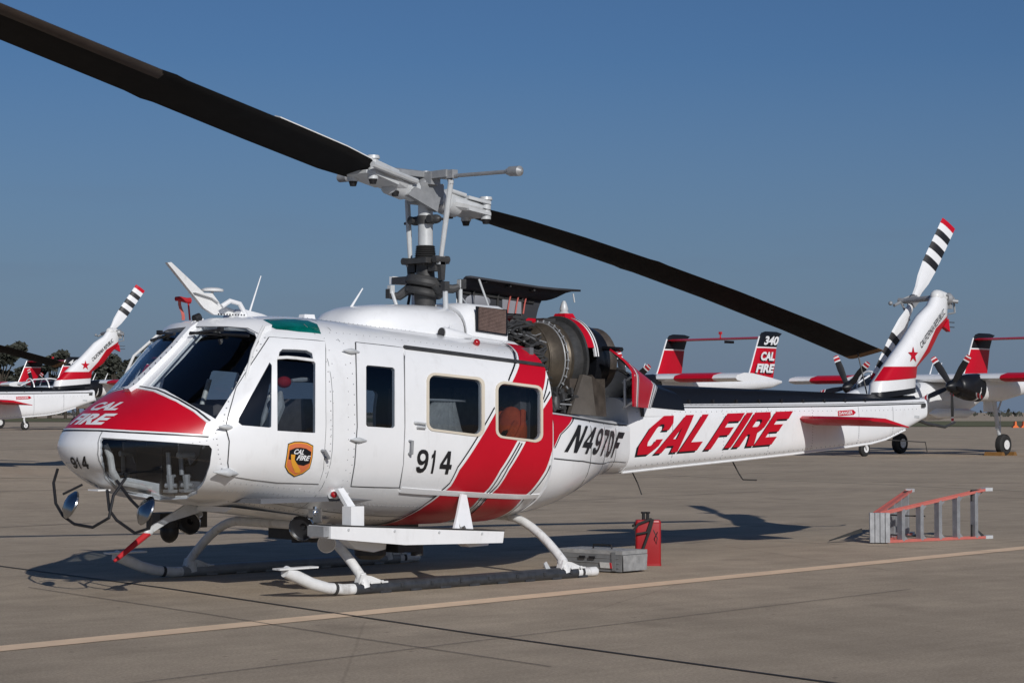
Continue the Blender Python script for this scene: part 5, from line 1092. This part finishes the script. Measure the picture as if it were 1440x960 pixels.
def wornpaint(name,col,amt):
    m=mat(name,col,.75,var=.12,vscale=5); n,l=m.node_tree.nodes,m.node_tree.links
    t=n.new('ShaderNodeTexNoise'); t.inputs['Scale'].default_value=26; t.inputs['Detail'].default_value=8; t.inputs['Roughness'].default_value=.75
    tc=n.new('ShaderNodeTexCoord'); l.new(tc.outputs['Object'],t.inputs['Vector'])
    r=n.new('ShaderNodeMapRange'); r.inputs[1].default_value=amt; r.inputs[2].default_value=amt+.05; l.new(t.outputs['Fac'],r.inputs[0])
    tr=n.new('ShaderNodeBsdfTransparent'); mx=n.new('ShaderNodeMixShader'); l.new(r.outputs[0],mx.inputs[0]); l.new(tr.outputs[0],mx.inputs[1]); l.new(n['Principled BSDF'].outputs[0],mx.inputs[2]); l.new(mx.outputs[0],n['Material Output'].inputs[0])
    return m
M['line']=wornpaint('cream_line_paint',(.80,.585,.39),.18); M['line2']=wornpaint('pale_line_paint',(.44,.36,.26),.36); M['tar']=wornpaint('joint_sealant',(.035,.032,.03),.33)
fs_=[-60,-20,0,10,18]+[22+1.5*k for k in range(20)]+[55,62,72,85,100,130,200,400,900,2000,4500]
rs_=[-4500,-1500,-500,-200,-100,-60,-40]+[-30+1.5*k for k in range(21)]+[4,10,20,40,80,150,400,1500,4500]
D2=Vector((math.sin(YAW),math.cos(YAW),0)); V=[];F=[]
for f in fs_:
    for r in rs_:
        q=Vector((CAM.x,CAM.y,0))+D2*f+RT*r; V.append((q.x,q.y,ground_h(q.x,q.y)))
nr=len(rs_); F=[(i*nr+k,i*nr+k+1,(i+1)*nr+k+1,(i+1)*nr+k) for i in range(len(fs_)-1) for k in range(nr-1)]
g=MB(); g.add(V,F); g=g.build('apron_ground',M['asphalt'],angle=180); g['kind']='structure'
def strip(name,pts,w,m_,dz=.004):
    L=fine([Vector((a,b)) for a,b in pts],1.0); R=ribbon(L,w); n=len(L); V=[(a,b,ground_h(a,b)+dz) for a,b in R]
    F=[(i,i+1,2*n-2-i,2*n-1-i) for i in range(n-1)]
    mb=MB(); mb.add(V,F); o=mb.build(name,m_,angle=180); o['kind']='structure'; return o
strip('taxi_line',[(-14,-3.52),(-6.08,-2.86),(7.42,-1.79),(16,-1.1)],.27,M['line'])
strip('painted_line',[(25.2,24.5),(24.28,19.96),(23.34,13.74),(21.96,7.71),(21,3.5)],.22,M['line2'])
strip('painted_line',[(24.11,13.02),(25.77,10.21),(28,6.5)],.2,M['line2'])
strip('painted_line',[(30,26.1),(40.35,27.4),(54.8,29.19),(70,31)],.3,M['line2'])
strip('painted_line',[(4,20.0),(6.69,20.35),(8.15,20.54),(11,21)],.2,M['line2'])
strip('painted_line',[(13,35.9),(15.79,36.88),(18.28,37.75),(22,39)],.3,M['line2'])
strip('painted_line',[(106,73.8),(89.4,54.8)],.5,M['line2'])
strip('pavement_joint',[(-2.2,8),(-2.51,3.63),(-2.72,.38),(-3.2,-4.24),(-3.5,-8.5)],.035,M['tar'],.006)
strip('pavement_joint',[(-3.57,1.2),(-3.79,-1.97),(-3.98,-3.94),(-4.1,-6)],.012,M['tar'],.006)
strip('pavement_joint',[(-9,-5.2),(-3.5,-4.65),(2.0,-4.2)],.010,M['tar'],.006)
strip('pavement_joint',[(5.2,12),(6.9,-5.5)],.012,M['tar'],.006)
strip('pavement_joint',[(-12,8.6),(18,11.0)],.03,M['tar'],.006)
strip('pavement_joint',[(-12,15.6),(30,19.0)],.03,M['tar'],.006)
strip('pavement_joint',[(13.5,18),(15.2,-2)],.02,M['tar'],.006)
# dry grass verge beyond the apron, right
def strip_poly(name,pts,m_,dz):
    mb=MB(); mb.add([(a,b,ground_h(a,b)+dz) for a,b in pts],[tuple(range(len(pts)))]); o=mb.build(name,m_); o['kind']='structure'
M['grass']=mat('dry_grass',(.13,.125,.05),.95,var=.35,vscale=.15)
def at_px(px,dist): q=Vector((CAM.x,CAM.y,0))+(D2+RT*((px-720)/2887))*dist; return (q.x,q.y,ground_h(q.x,q.y))
def fr_(f,r): q=Vector((CAM.x,CAM.y,0))+D2*f+RT*r; return (q.x,q.y)
mb=MB(); RS=[-300,-200,-120,-60,-40]+[-30+2*k for k in range(16)]+[10,60,150,400]; V=[]
for r in RS: V+=[fr_(215,r)+(0,),fr_(340,r)+(0,)]
mb.add([(a,b,ground_h(a,b)+.05) for a,b,_ in V],[(2*k,2*k+2,2*k+3,2*k+1) for k in range(len(RS)-1)]); o=mb.build('grass_verge',M['grass'],angle=180); o['kind']='structure'
# ------------------------------------------------------------------ second helicopter, further back on the left
H2=copy_tree(H); H2.location=(2.573,23.636,.303); H2.rotation_euler=(0,0,math.radians(-3))
H2['label']='farther white helicopter at the left edge, showing only its tail boom and fin'; H['group']=H2['group']='helicopters parked on the apron'
# ------------------------------------------------------------------ things standing around the helicopter
def set_origin(root,loc): 
    root.location=loc
    for ch in root.children: ch.matrix_parent_inverse=Matrix.Translation(-Vector(loc))
# loose vests inside the main cabin
for y,x,lab in ((-.98,.22,'crumpled orange vest leaning in the rear cabin window of the near helicopter'),(-.72,.33,'folded orange vest deeper on the rear cabin bench of the near helicopter')):
    mb=MB(); mb.ell((x,y,1.36),(.15,.15,.24)); mb.ell((x-.06,y+.02,1.21),(.20,.16,.11)); mb.tube([(x-.1,y-.12,1.22),(x,y-.15,1.42),(x+.05,y-.10,1.56)],.03,6); mb.tube([(x-.16,y-.08,1.26),(x-.07,y-.14,1.46)],.025,6)
    tag(mb.build('orange_vest',M['orange'],off=(x,y,1.13)),lab,'vest',group='orange vests in the cabin'); bpy.data.objects[-1] if False else None
    o=[q for q in COL.objects if q.name.startswith('orange_vest')][-1]; o.location=(x,y,1.13)
# grey tool case
T=thing('tool_case','long grey metal tool case lying on the apron behind the near skid','tool case',(1.35,-.9,0))
a=Vector((1.41,-1.26,0)); L=Vector((-.2,.98,0))*.76; w=Vector((.99,.06,0))*.375; hgt=.215
def fl(z,k): 
    c=a+L/2+w/2; return [c+(q-c)*k+Vector((0,0,z)) for q in (a,a+w,a+w+L,a+L)]
mb=MB(); mb.loft([fl(.012,.93),fl(.175,.985)]); 
b=mb.build('case_body',M['case'],T)
mb=MB(); mb.loft([fl(.177,1.0),fl(hgt,1.0)]); mb.build('case_lid',M['caselit'],T)
mb=MB(); mb.prism([a*1+Vector((.012,-.002,.02)),a+w*.96+Vector((0,-.002,.02)),a+w*.985+Vector((0,-.004,.172)),a+Vector((.004,-.004,.172))],(0,-.004,0)); mb.build('case_end_lit_face',M['caselit'],T)  # thin sheet giving the end face a painted-in lit tone
nl=Vector((-.98,-.2,0))
mb=MB()
for k in range(3): z=.05+.045*k; mb.tube([a+L*.06+nl*.004+Vector((.01,0,z)),a+L*.94+nl*.004+Vector((.01,0,z))],.006,6)
for t in (.1,.9): 
    p=a+L*t+nl*.006; mb.prism([p+Vector((.012,0,.02)),p+L*.06+Vector((.012,0,.02)),p+L*.06+Vector((0,0,.20)),p+Vector((0,0,.20))],nl*.006)
mb.build('case_rib',M['case'],T)
mb=MB(); p=a+L*.35+w*.5+Vector((0,0,hgt)); mb.tube([p,p+Vector((0,0,.035)),p+L*.28+Vector((0,0,.035)),p+L*.28],.010,8); mb.build('case_handle',M['black'],T)
mb=MB(); p=a+L*.15+nl*.012; mb.prism([p+Vector((.01,0,.045)),p+L*.18+Vector((.01,0,.045)),p+L*.18+Vector((0,0,.10)),p+Vector((0,0,.10))],nl*.003); mb.build('case_sticker',M['webbing'],T)
mb=MB(); p=a+L*.15+nl*.014; mb.prism([p+Vector((.01,0,.045)),p+L*.03+Vector((.01,0,.045)),p+L*.03+Vector((0,0,.10)),p+Vector((0,0,.10))],nl*.003); mb.build('case_sticker',M['redflat'],T)
for t in (.40,.55):
    mb=MB(); p=a+L*t+nl*.010; mb.prism([p+Vector((0,0,.13)),p+L*.09+Vector((0,0,.13)),p+L*.09+Vector((0,0,.155)),p+Vector((0,0,.155))],nl*.012); mb.build('case_latch',M['black'],T)
set_origin(T,(1.35,-.9,0))
# red can with hose
T=thing('red_can','upright red metal can with a black hose wound over its top','fuel can',(2.4,-.72,0))
rt=RT*.128; fw2=D2*.07; c0=Vector((2.36,-.70,0))
def rrect(z,k=1.): 
    P=[]
    for sx,sy in ((1,1),(-1,1),(-1,-1),(1,-1)):
        for j in range(4):
            th=(math.atan2(sy,sx)-math.pi/4)+j/3*math.pi/2; P.append(c0+rt*k*(sx*.82+.18*math.cos(th))+fw2*k*(sy*.7+.3*math.sin(th))+Vector((0,0,z)))
    return P
MB().loft([rrect(.0,.97),rrect(.012),rrect(.43),rrect(.455,.96),rrect(.46,.9)]).build('can_body',M['redcan'],T,angle=50)
mb=MB(); mb.loft([rrect(.0,1.02),rrect(.022,1.02)]); mb.loft([rrect(.425,1.015),rrect(.44,1.015)]); mb.build('can_band',M['redcan'],T)
mb=MB()
for q in (-.35,-.02): mb.lathe([(0,.018),(.08,.016),(.085,.026),(.10,.026)],c0+rt*q+Vector((0,0,.44)),(0,0,1),10)
mb.build('can_spout',M['black'],T)
mb=MB(); f_=-fw2*1.25
mb.tube([c0-rt*1.15+f_+Vector((0,0,.36)),c0-rt*.8+f_+Vector((0,0,.42)),c0+rt*.2+f_+Vector((0,0,.47)),c0+rt*.3+fw2+Vector((0,0,.46)),c0-rt*.6+fw2+Vector((0,0,.44)),c0-rt*1.2+f_*.5+Vector((0,0,.40))],.014,8)
mb.tube([c0+rt*.35+f_+Vector((0,0,.47)),c0+rt*.1+f_*1.1+Vector((0,0,.36)),c0-rt*.3+f_*1.1+Vector((0,0,.22)),c0-rt*.7+f_*1.1+Vector((0,0,.08))],.014,8)
mb.tube([c0+rt*.25+f_+Vector((0,0,.47)),c0-rt*.1+f_*1.1+Vector((0,0,.34)),c0-rt*.95+f_*1.1+Vector((0,0,.32))],.012,8)
mb.build('can_hose',M['rubber'],T)
mb=MB(); mb.tube([c0+rt*.4+f_*.83+Vector((0,0,.36)),c0+rt*.7+f_*.83+Vector((0,0,.28)),c0+rt*.62+f_*.83+Vector((0,0,.22)),c0+rt*.45+f_*.83+Vector((0,0,.27)),c0+rt*.72+f_*.83+Vector((0,0,.34))],.005,5); mb.build('can_lettering',M['black'],T)
set_origin(T,c0)
# step ladder lying open on its side
T=thing('step_ladder','open coral-railed step ladder lying on its side on the apron','ladder',(7.4,-.2,0))
ap=Vector((6.83,-.14,0)); f1=Vector((8.60,-.47,0)); f2=Vector((8.50,.58,0))
def rail(nm,p0,p1,m_,wd=.075,th=.03,side=None):
    d=(p1-p0).normalized(); s=Vector((-d.y,d.x,0)).normalized(); up=s.cross(d).normalized(); up=up if up.z>0 else -up
    mb=MB()
    for o,w_,t_ in ((0,wd,.008),(wd/2,.008,th),(-wd/2,.008,th)): mb.prism([p0+s*(o-w_/2)-up*t_/2,p0+s*(o+w_/2)-up*t_/2,p0+s*(o+w_/2)+up*t_/2,p0+s*(o-w_/2)+up*t_/2],p1-p0)
    return mb.build(nm,m_,T)
for e,hh,n_ in ((f1,.60,6),(f2,.56,5)):
    lo0,lo1=ap+(e-ap)*.06+Vector((0,0,.018)),e+Vector((0,0,.018)); hi0,hi1=ap+(e-ap)*.06+Vector((0,0,.35)),e+Vector((0,0,hh))
    rail('side_rail',lo0,lo1,M['fibre']); rail('side_rail',hi0,hi1,M['fibre'])
    for k in range(1,n_):
        t=k/(n_-.35); A=lo0.lerp(lo1,t); B=hi0.lerp(hi1,t); d=(e-ap).normalized(); s=Vector((-d.y,d.x,0))
        mb=MB(); mb.prism([A+d*-.012-s*.04,A+d*.0-s*.04,A+d*.0+s*.04,A-d*.012+s*.04],B-A); mb.prism([A-s*.044,A+d*.035-s*.044,A+d*.035-s*.036,A-s*.036],B-A); mb.prism([A+s*.036,A+d*.035+s*.036,A+d*.035+s*.044,A+s*.044],B-A)
        mb.build('ladder_tread' if e is f1 else 'rear_bar',M['alu'],T)
        for q,sgn in ((A,1),(B,-1)):
            mb=MB(); z=Vector((0,0,sgn)); mb.prism([q+d*.03+z*.01-s*.03,q+d*.10+z*.01-s*.03,q+d*.03+z*.08-s*.03],s*.006); mb.build('tread_brace',M['alu'],T)
    for q in (lo1,hi1):
        d=(e-ap).normalized(); mb=MB(); mb.box(q+d*.03,(.12,.09,.04),Matrix.Rotation(math.atan2(d.y,d.x),3,'Z')); mb.build('rail_foot',M['lgrey'],T)
    d=(e-ap).normalized(); q=hi1; sv=Vector((-d.y,d.x,0))*.02
    MB().prism([q-d*.22,q+d*.02,q-d*.22-Vector((0,0,.14))],sv).build('rail_gusset',M['dgrey'],T); MB().prism([lo1-d*.22,lo1+d*.02,lo1-d*.22+Vector((0,0,.16))],sv).build('rail_gusset',M['dgrey'],T)
mb=MB(); cdir=Vector((.62,-.78,0)); 
q0=ap+Vector((-.06,.02,.0))
for k in range(4): mb.prism([q0+cdir*(.060*k)+Vector((0,0,.012)),q0+cdir*(.060*k+.052)+Vector((0,0,.012)),q0+cdir*(.060*k+.052)+Vector((.05,.05,.012)),q0+cdir*(.060*k)+Vector((.05,.05,.012))],(0,0,.35))
mb.build('ladder_top_cap',M['alu'],T)
for z in (.30,.06): 
    MB().tube([ap+(f1-ap)*.45+Vector((0,0,z)),(ap+(f1-ap)*.45+ap+(f2-ap)*.45)/2+Vector((-.1,0,z)),ap+(f2-ap)*.45+Vector((0,0,z))],.010,6).build('spreader',M['dgrey'],T)
MB().prism([Vector((6.50,.28,.02)),Vector((6.52,.28,.035)),Vector((6.84,.05,.17)),Vector((6.84,.05,.12))],(.02,.02,0)).build('pail_shelf',M['rubber'],T)
set_origin(T,(7.4,-.2,0))
# tie-down cord on the aft main blade
tp=Vector(bp(7.15,bz(7.15,1)-.02,-.0,1)); mb=MB().tube([tp,tp+Vector((.0,-.06,-.22)),tp+Vector((.02,-.12,-.50))],.009,6)
tag(mb.build('tie_down_cord',M['dgrey']),'thin dark cord hanging from the rear tip of the main rotor blade','cord')
# red pitot cover with streamer
o=MB(); o.tube([(-2.64,.30,2.545),(-2.60,.30,2.548),(-2.53,.30,2.535),(-2.49,.30,2.535)],[.020,.022,.024,.028],10); o.tube([(-2.51,.30,2.53),(-2.49,.30,2.36)],.008,6)
st=MB(); R=[]
for k in range(6): z=2.53-.034*k; y=.30+.012*math.sin(k*1.3); x=-2.60+.008*k; R.append([(x-.014,y,z),(x+.014,y-.004,z),(x+.014,y,z),(x-.014,y+.004,z)])
PC=tag(o.build('pitot_cover',M['redflat']),'red fabric cover with hanging streamer on the roof probe by the upper wire cutter','probe cover')
st.loft(R).build('streamer',M['pink'],PC)
# ------------------------------------------------------------------ twin-boom aircraft in the background
def bronco():
    t=thing('twin_boom_airplane','','',(0,0,0))
    def el(x,ry,rz,z,y=0,n=20): return [(x,y+ry*math.cos(2*math.pi*k/n),z+rz*math.sin(2*math.pi*k/n)) for k in range(n)]
    MB().loft([el(-6.00,.03,.03,1.75),el(-5.80,.22,.22,1.75),el(-5.30,.40,.42,1.78),el(-4.40,.50,.60,1.85),el(-3.20,.52,.68,1.9),el(0,.52,.70,1.95),el(1.4,.42,.55,2.0),el(2.5,.18,.25,2.15),el(2.7,.05,.06,2.2)]).build('fuselage_pod',M['white'],t,angle=60)
    MB().loft([el(-4.95,.30,.10,2.15),el(-4.50,.44,.45,2.2),el(-3.80,.50,.66,2.25),el(-2.70,.52,.70,2.28),el(-1.80,.45,.55,2.3),el(-1.40,.30,.30,2.35)]).build('canopy',M['glass'],t,angle=60)
    mb=MB()
    for x in (-4.1,-3.1,-2.2): mb.tube([(x,.53*math.cos(a),2.26+.71*math.sin(a)) for a in [math.pi*k/12 for k in range(13)]],.035,6)
    mb.tube([(-4.7,0,2.55),(-3.8,0,2.93),(-2.7,0,3.0),(-1.8,0,2.87)],.035,6); mb.build('canopy_frame',M['white'],t)
    pr=[(0,0),(.08,.10),(.5,.19),(1.0,.17),(2.2,.01),(1.0,-.10),(.4,-.12),(.08,-.07)]
    for sd in (-1,1):
        def ws(y): return [(-1.1+a,y*sd,2.72+b) for a,b in pr]
        w=MB().loft([ws(y) for y in (0,2.25,5.9,6.08)]).build('wing',M['white'],t,angle=60)
        def wr(y,k=1.02): return [(-1.1+1.0+(a-1.0)*k,y*sd,2.72+b*1.06+.0) for a,b in pr]
        MB().loft([wr(y) for y in (3.35,5.05)]).build('wing_band',M['red'],w,angle=60)
        y=2.25*sd
        bo=MB().loft([el(-2.0,.34,.36,2.42,y),el(-1.2,.42,.48,2.40,y),el(.5,.40,.50,2.42,y),el(2.0,.26,.34,2.52,y),el(4.5,.20,.26,2.60,y),el(6.2,.14,.20,2.66,y),el(6.9,.03,.05,2.70,y)]).build('tail_boom',M['white'],t,angle=60)
        MB().loft([el(-2.1,.25,.26,2.43,y),el(-2.0,.345,.37,2.43,y),el(-1.5,.41,.46,2.41,y),el(-.9,.43,.50,2.40,y)]).build('engine_cowl',M['navy'],bo,angle=60)
        MB().lathe([(0,.26),(.15,.25),(.35,.19),(.5,.09),(.55,.02)],(-2.12,y,2.43),(-1,0,0),20).build('spinner',M['navy'],t)
        MB().tube([(-2.35,y,2.12),(-2.0,y-.3*sd,2.2)],.05,6).build('intake_cover',M['redflat'],t)
        for k in range(5):
            a=2*math.pi*k/5+.62+(.3 if sd<0 else .5); d=Vector((0,math.cos(a),math.sin(a))); e=Vector((.5,-.87*math.sin(a),.87*math.cos(a)))
            c=Vector((-2.38,y,2.43)); sec=lambda r,w_: [c+d*r+e*w_*u+e.cross(d)*.018*v for u,v in ((-.5,0),(0,1),(.5,0),(0,-1))]
            b=MB(); b.loft([sec(.15,.14),sec(.35,.20),sec(.75,.25),sec(1.05,.22)]); b.loft([sec(1.05,.22),sec(1.10,.215)],mi=1); b.loft([sec(1.10,.215),sec(1.20,.205)],mi=2); b.loft([sec(1.20,.205),sec(1.25,.19)],mi=1); b.loft([sec(1.25,.19),sec(1.29,.14)],mi=2); b.build('propeller_blade',[M['black'],M['white'],M['redflat']],t)
        # fin with fillet, black top
        def fs(z,x0,x1,th): return [(x0,y,z),(x0+.12,y-th*.6,z),(x0+(x1-x0)*.4,y-th,z),(x1,y,z),(x0+(x1-x0)*.4,y+th,z),(x0+.12,y+th*.6,z)]
        f=MB().loft([fs(2.70,4.2,6.35,.08),fs(2.82,4.75,6.36,.09),fs(3.3,4.98,6.45,.085),fs(3.98,5.28,6.58,.08)]).build('fin',M['red'],t,angle=50)
        MB().loft([fs(3.98,5.28,6.58,.082),fs(4.03,5.30,6.59,.082)]).build('fin_stripe',M['white'],f,angle=50)
        MB().loft([fs(4.03,5.30,6.59,.085),fs(4.45,5.50,6.78,.085),fs(4.56,5.60,6.95,.075),fs(4.62,5.85,6.6,.05)]).build('fin_cap',M['navy'],f,angle=50)
        MB().tube([(4.73,y,2.82),(4.97,y,3.3),(5.27,y,3.98),(5.48,y,4.42)],.030,6).build('fin_edge',M['white'],f)
        # gear
        mb=MB().tube([(.15,y,2.1),(.35,y,1.2),(.5,y,.62)],[.09,.075,.06],10); mb.tube([(.5,y,.66),(.55,y,.36)],.055,8); mb.tube([(.35,y+.07,1.3),(.8,y+.06,2.1)],.035,6); mb.box((.42,y-.0,1.0),(.16,.14,.14)); mb.tube([(.47,y-.05,1.6),(.47,y-.06,.7)],.015,5); mb.build('main_gear_leg',M['lgrey'],t)
        wh=MB().lathe([(-.13,.20),(-.14,.30),(-.10,.365),(0,.385),(.10,.365),(.14,.30),(.13,.20)],(.55,y-.12,.385),(0,1,0),26).build('main_wheel',M['rubber'],t)
        MB().lathe([(-.02,.19),(-.02,.17),(.02,.15),(.02,.06),(-.03,.05)],(.55,y-.255,.385),(0,1,0),18).build('wheel_rim',M['white2'],wh)
        MB().prism([(.0,y-.32*sd,2.1),(.9,y-.32*sd,2.1),(.8,y-.38*sd,1.55),(.1,y-.38*sd,1.55)],(0,.02,0)).build('gear_door',M['white'],t)
    MB().loft([[(5.45,q,4.36),(5.7,q,4.42),(6.75,q,4.38),(5.7,q,4.32)] for q in (-2.2,2.2)]).build('tailplane',M['red'],t,angle=40)
    mb=MB(); mb.tube([(6.0,.0,4.42),(6.0,.0,4.62)],.03,6); mb.box((6.0,0,4.62),(.10,.10,.10)); mb.build('tail_beacon_cover',M['redflat'],t); MB().box((6.3,-.2,4.27),(.5,.10,.10)).build('tailplane_hinge',M['dgrey'],t)
    mb=MB().tube([(-4.35,0,1.4),(-4.45,0,.62)],.06,8); mb.tube([(-4.45,-.0,.62),(-4.50,-.14,.45),(-4.40,-.14,.27)],.05,8); mb.build('nose_gear_leg',M['white2'],t)
    wh=MB().lathe([(-.08,.12),(-.09,.20),(-.05,.26),(.05,.26),(.09,.20),(.08,.12)],(-4.38,0,.265),(0,1,0),22).build('nose_wheel',M['rubber'],t); MB().lathe([(-.012,.13),(-.02,.04)],(-4.38,-.085,.265),(0,1,0),14).build('wheel_rim',M['white'],wh)
    MB().prism([(-5.0,-.2,1.2),(-3.8,-.2,1.15),(-3.9,-.2,.85),(-4.9,-.2,.95)],(0,.03,0)).build('nose_gear_door',M['red'],t)
    for x,y in ((.4,.3),(-.2,.25),(.9,-.2)): MB().tube([(x,y,2.85),(x+.25,y,3.35)],[.03,.012],6).build('roof_aerial',M['white'],t)
    mb=MB(); 
    for sd in (-1,1): mb.loft([el(-1.6,.02,.02,1.5,sd*.75,10),el(-1.2,.18,.18,1.5,sd*.75,10),el(.6,.18,.18,1.5,sd*.75,10),el(1.2,.02,.02,1.55,sd*.75,10)])
    mb.build('belly_tank',M['white'],t)
    for ch in t.children:
        pass
    return t
B0=bronco(); B0['group']='twin-boom airplanes parked behind'; B0['category']='airplane'
def fintext(t,num,cal=True):
    fy=lambda a,b: Vector((a,-2.25-.105,b)); r=Vector((0,-1,0))
    fins=[c for c in t.children if c.name.startswith('fin') and not c.name.startswith('fin_')]
    f=min(fins,key=lambda c: min(v.co.y for v in c.data.vertices))
    if num: letters('fin_number',num,((5.62,4.10),(6.50,4.10),(5.78,4.44)),fy,r,0,M['white'],f,.04,0,1.,0)
    for w_,m_,o in (('s','black',-.004),('w','white',0)):
        dx,dz=(-.04,-.03) if w_=='s' else (0,0)
        letters('fin_lettering','CAL',((5.40+dx,3.50+dz),(6.28+dx,3.50+dz),(5.50+dx,3.84+dz)),fy,r,o,M[m_],f,.05,0,1.,0); letters('fin_lettering','FIRE',((5.10+dx,3.04+dz),(6.20+dx,3.04+dz),(5.24+dx,3.38+dz)),fy,r,o,M[m_],f,.05,0,1.,0)
def place(t,px,local,rz): 
    c,s=math.cos(rz),math.sin(rz); x,y=local; t.location=(px[0]-(c*x-s*y),px[1]-(s*x+c*y),px[2] if len(px)>2 else 0); t.rotation_euler=(0,0,rz)
TA=copy_tree(B0); TB=copy_tree(B0); TC=copy_tree(B0); TD=B0
RA=math.radians(4)
place(TA,(48.0,35.9),(6.3,-2.25),RA); TA['label']='twin-boom red and white airplane numbered 340 on its tail fin'
place(TB,(49.77,26.87),(.55,-2.25),math.radians(0)); TB['label']='twin-boom white airplane at the right edge with its black propeller facing us'
place(TC,at_px(38,136),(5.5,2.25),math.radians(3)); TC['label']='far twin-boom airplane with red black-capped fins above the left-hand helicopter boom'
place(TD,at_px(268,124),(5.7,-2.25),math.radians(3)); TD['label']='far twin-boom airplane whose nose wheel shows at the left, fin seen through the windshield'
for c in list(TA.children):      # this airplane's port propeller stopped at another angle
    if c.name.startswith('propeller_blade') and sum(v.co.y for v in c.data.vertices)<0:
        hc=Vector((-2.38,-2.25,2.43)); R_=Matrix.Rotation(.36,3,'X'); c.rotation_euler=(.36,0,0); c.location=hc-R_@hc
fintext(TA,'340'); fintext(TB,None); fintext(TC,'440'); fintext(TD,None)
for t_ in (TB,):   # chocks at the near wheel
    for k,dx in enumerate((-.42,.42)):
        c=Vector((49.77,26.87,0))+Vector((math.cos(RA)*dx,math.sin(RA)*dx,0)); mb=MB(); mb.prism([(-.14,-.35,0),(.14,-.35,0),(.05,-.35,.13),(-.05,-.35,.13)],(0,.7,0)); o=mb.build('wheel_chock',M['ochre']); o.location=c; o.rotation_euler=(0,0,RA)
        tag(o,'brown wheel chock '+('ahead of' if k==0 else 'behind')+' the main wheel of the right-hand airplane','wheel chock',group='wheel chocks')
# ------------------------------------------------------------------ trees, verge things
leafm=mat('tree_leaves',(.046,.050,.038),.75,var=.45,vscale=.6); barkm=mat('tree_bark',(.05,.04,.03),.9,var=.3)
def treemesh(seed,hh,w):
    random.seed(seed); tr=MB(); tr.tube([(0,0,0),(.1,0,hh*.35),(.0,.1,hh*.7)],[.28,.2,.08],7)
    lobes=[]
    for k in range(8):
        a=random.random()*6.3; r=random.uniform(.1,.55)*w; z=random.uniform(.35,.88)*hh; c=Vector((r*math.cos(a),r*math.sin(a),z)); lobes.append((c,random.uniform(.25,.45)*w*(1.2-z/hh*.5))); tr.tube([(0,0,hh*.3),c*.6+Vector((0,0,hh*.12)),c],[.12,.07,.03],5)
    V=[];F=[]
    for c,R in lobes:
        for k in range(150):
            d=Vector((random.gauss(0,1),random.gauss(0,1),random.gauss(0,1))).normalized()*R*random.uniform(.45,1.08)**.6; p=c+Vector((d.x,d.y,d.z*.8)); n=Vector((random.gauss(0,1),random.gauss(0,1),random.gauss(0,1)+.3)).normalized(); _,u,v=frame(n); s=random.uniform(.16,.42)
            b=len(V); V+=[p+u*s,p+v*s*.7,p-u*s,p-v*s*.7]; F.append((b,b+1,b+2,b+3))
    return tr,V,F
protos=[]
for k,(hh,w) in enumerate(((8.2,4.2),(9.5,3.6),(7.2,4.8),(10.5,4.0))):
    t=thing('tree','','',(0,0,0)); tr,V,F=treemesh(20+k,hh,w); tr.build('trunk',barkm,t); cr=MB(); cr.add(V,F); cr.build('crown',leafm,t,smooth=False); protos.append(t)
random.seed(5); spots=[]
for k,px in enumerate([-60,-40,-18,0,16,32,50,70,92,110,126,138,150,160,170,180,192,208,228,250]):
    spots.append((px,random.uniform(300,360),random.uniform(.95,1.15),'left'))
for px in [836,848,858,868,877,886,896]: spots.append((px,random.uniform(520,600),random.uniform(.85,1.15),'mid'))
for px in [962,972,980,988,997,1004]: spots.append((px,random.uniform(520,600),random.uniform(.85,1.2),'right'))
ORD=['first','second','third','fourth','fifth','sixth','seventh','eighth','ninth','tenth','eleventh','twelfth','thirteenth','fourteenth','fifteenth','sixteenth','seventeenth','eighteenth','nineteenth','twentieth']
cnt={'left':0,'mid':0,'right':0}
names={'left':'dark leafy tree, %s from the left in the row behind the left-hand helicopter','mid':'small distant tree, %s from the left in the gap behind the exhaust','right':'small distant tree, %s from the left between the tail fins of airplane 340'}
used=set()
for i,(px,d_,s,gp) in enumerate(spots):
    k=i%4; t=protos[k] if k not in used else copy_tree(protos[k]); used.add(k)
    t.location=at_px(px,d_); s=s*(.8+.4*random.random()); t.scale=(s*1.1,s*1.1,s); t.rotation_euler=(0,0,random.random()*6.3); cnt[gp]+=1; tag(t,names[gp]%ORD[cnt[gp]-1],'tree',{'left':'trees in the left row','mid':'trees seen through the cowling gap','right':'trees between the tail fins'}[gp])
# low far scrub along the horizon
mb=MB(); random.seed(11)
for k in range(2600):
    f=random.uniform(640,700); r=random.uniform(-330,330); q=Vector((CAM.x,CAM.y,0))+D2*f+RT*r; z=random.uniform(.2,1)*(1.3+.5*math.sin(r*.05)+.3*math.sin(r*.21)); n=Vector((random.gauss(0,1),random.gauss(0,1),.4)).normalized(); _,u,v=frame(n); s=random.uniform(.4,.9); p=Vector((q.x,q.y,z)); mb.add([p+u*s,p+v*s,p-u*s,p-v*s],[(0,1,2,3)])
tag(mb.build('far_scrub',leafm,smooth=False),kind='stuff')
for k in range(2):
    p=at_px(1427+k*12,203); o=MB().prism([(-.3,-.45,0),(.3,-.45,0),(.24,-.45,.12),(.10,-.45,.25),(.07,-.45,.62),(-.07,-.45,.62),(-.10,-.45,.25),(-.24,-.45,.12)],(0,.9,0)).build('traffic_barrier',M['orangeb']); o.location=p; o.rotation_euler=(0,0,.75+math.pi/2)
    tag(o,('left one of two orange plastic barriers far off at the right edge','right one of two orange plastic barriers far off at the right edge')[k],'barrier','orange barriers on the far apron')
o=MB(); o.lathe([(0,.10),(.04,.10),(.05,.05),(.85,.05),(.9,.03)],(0,0,0),(0,0,1),10); o=o.build('marker_post',M['white']); o.location=(67.5,49.1,0); tag(o,'short white marker post standing on the apron beneath the tail boom','post')
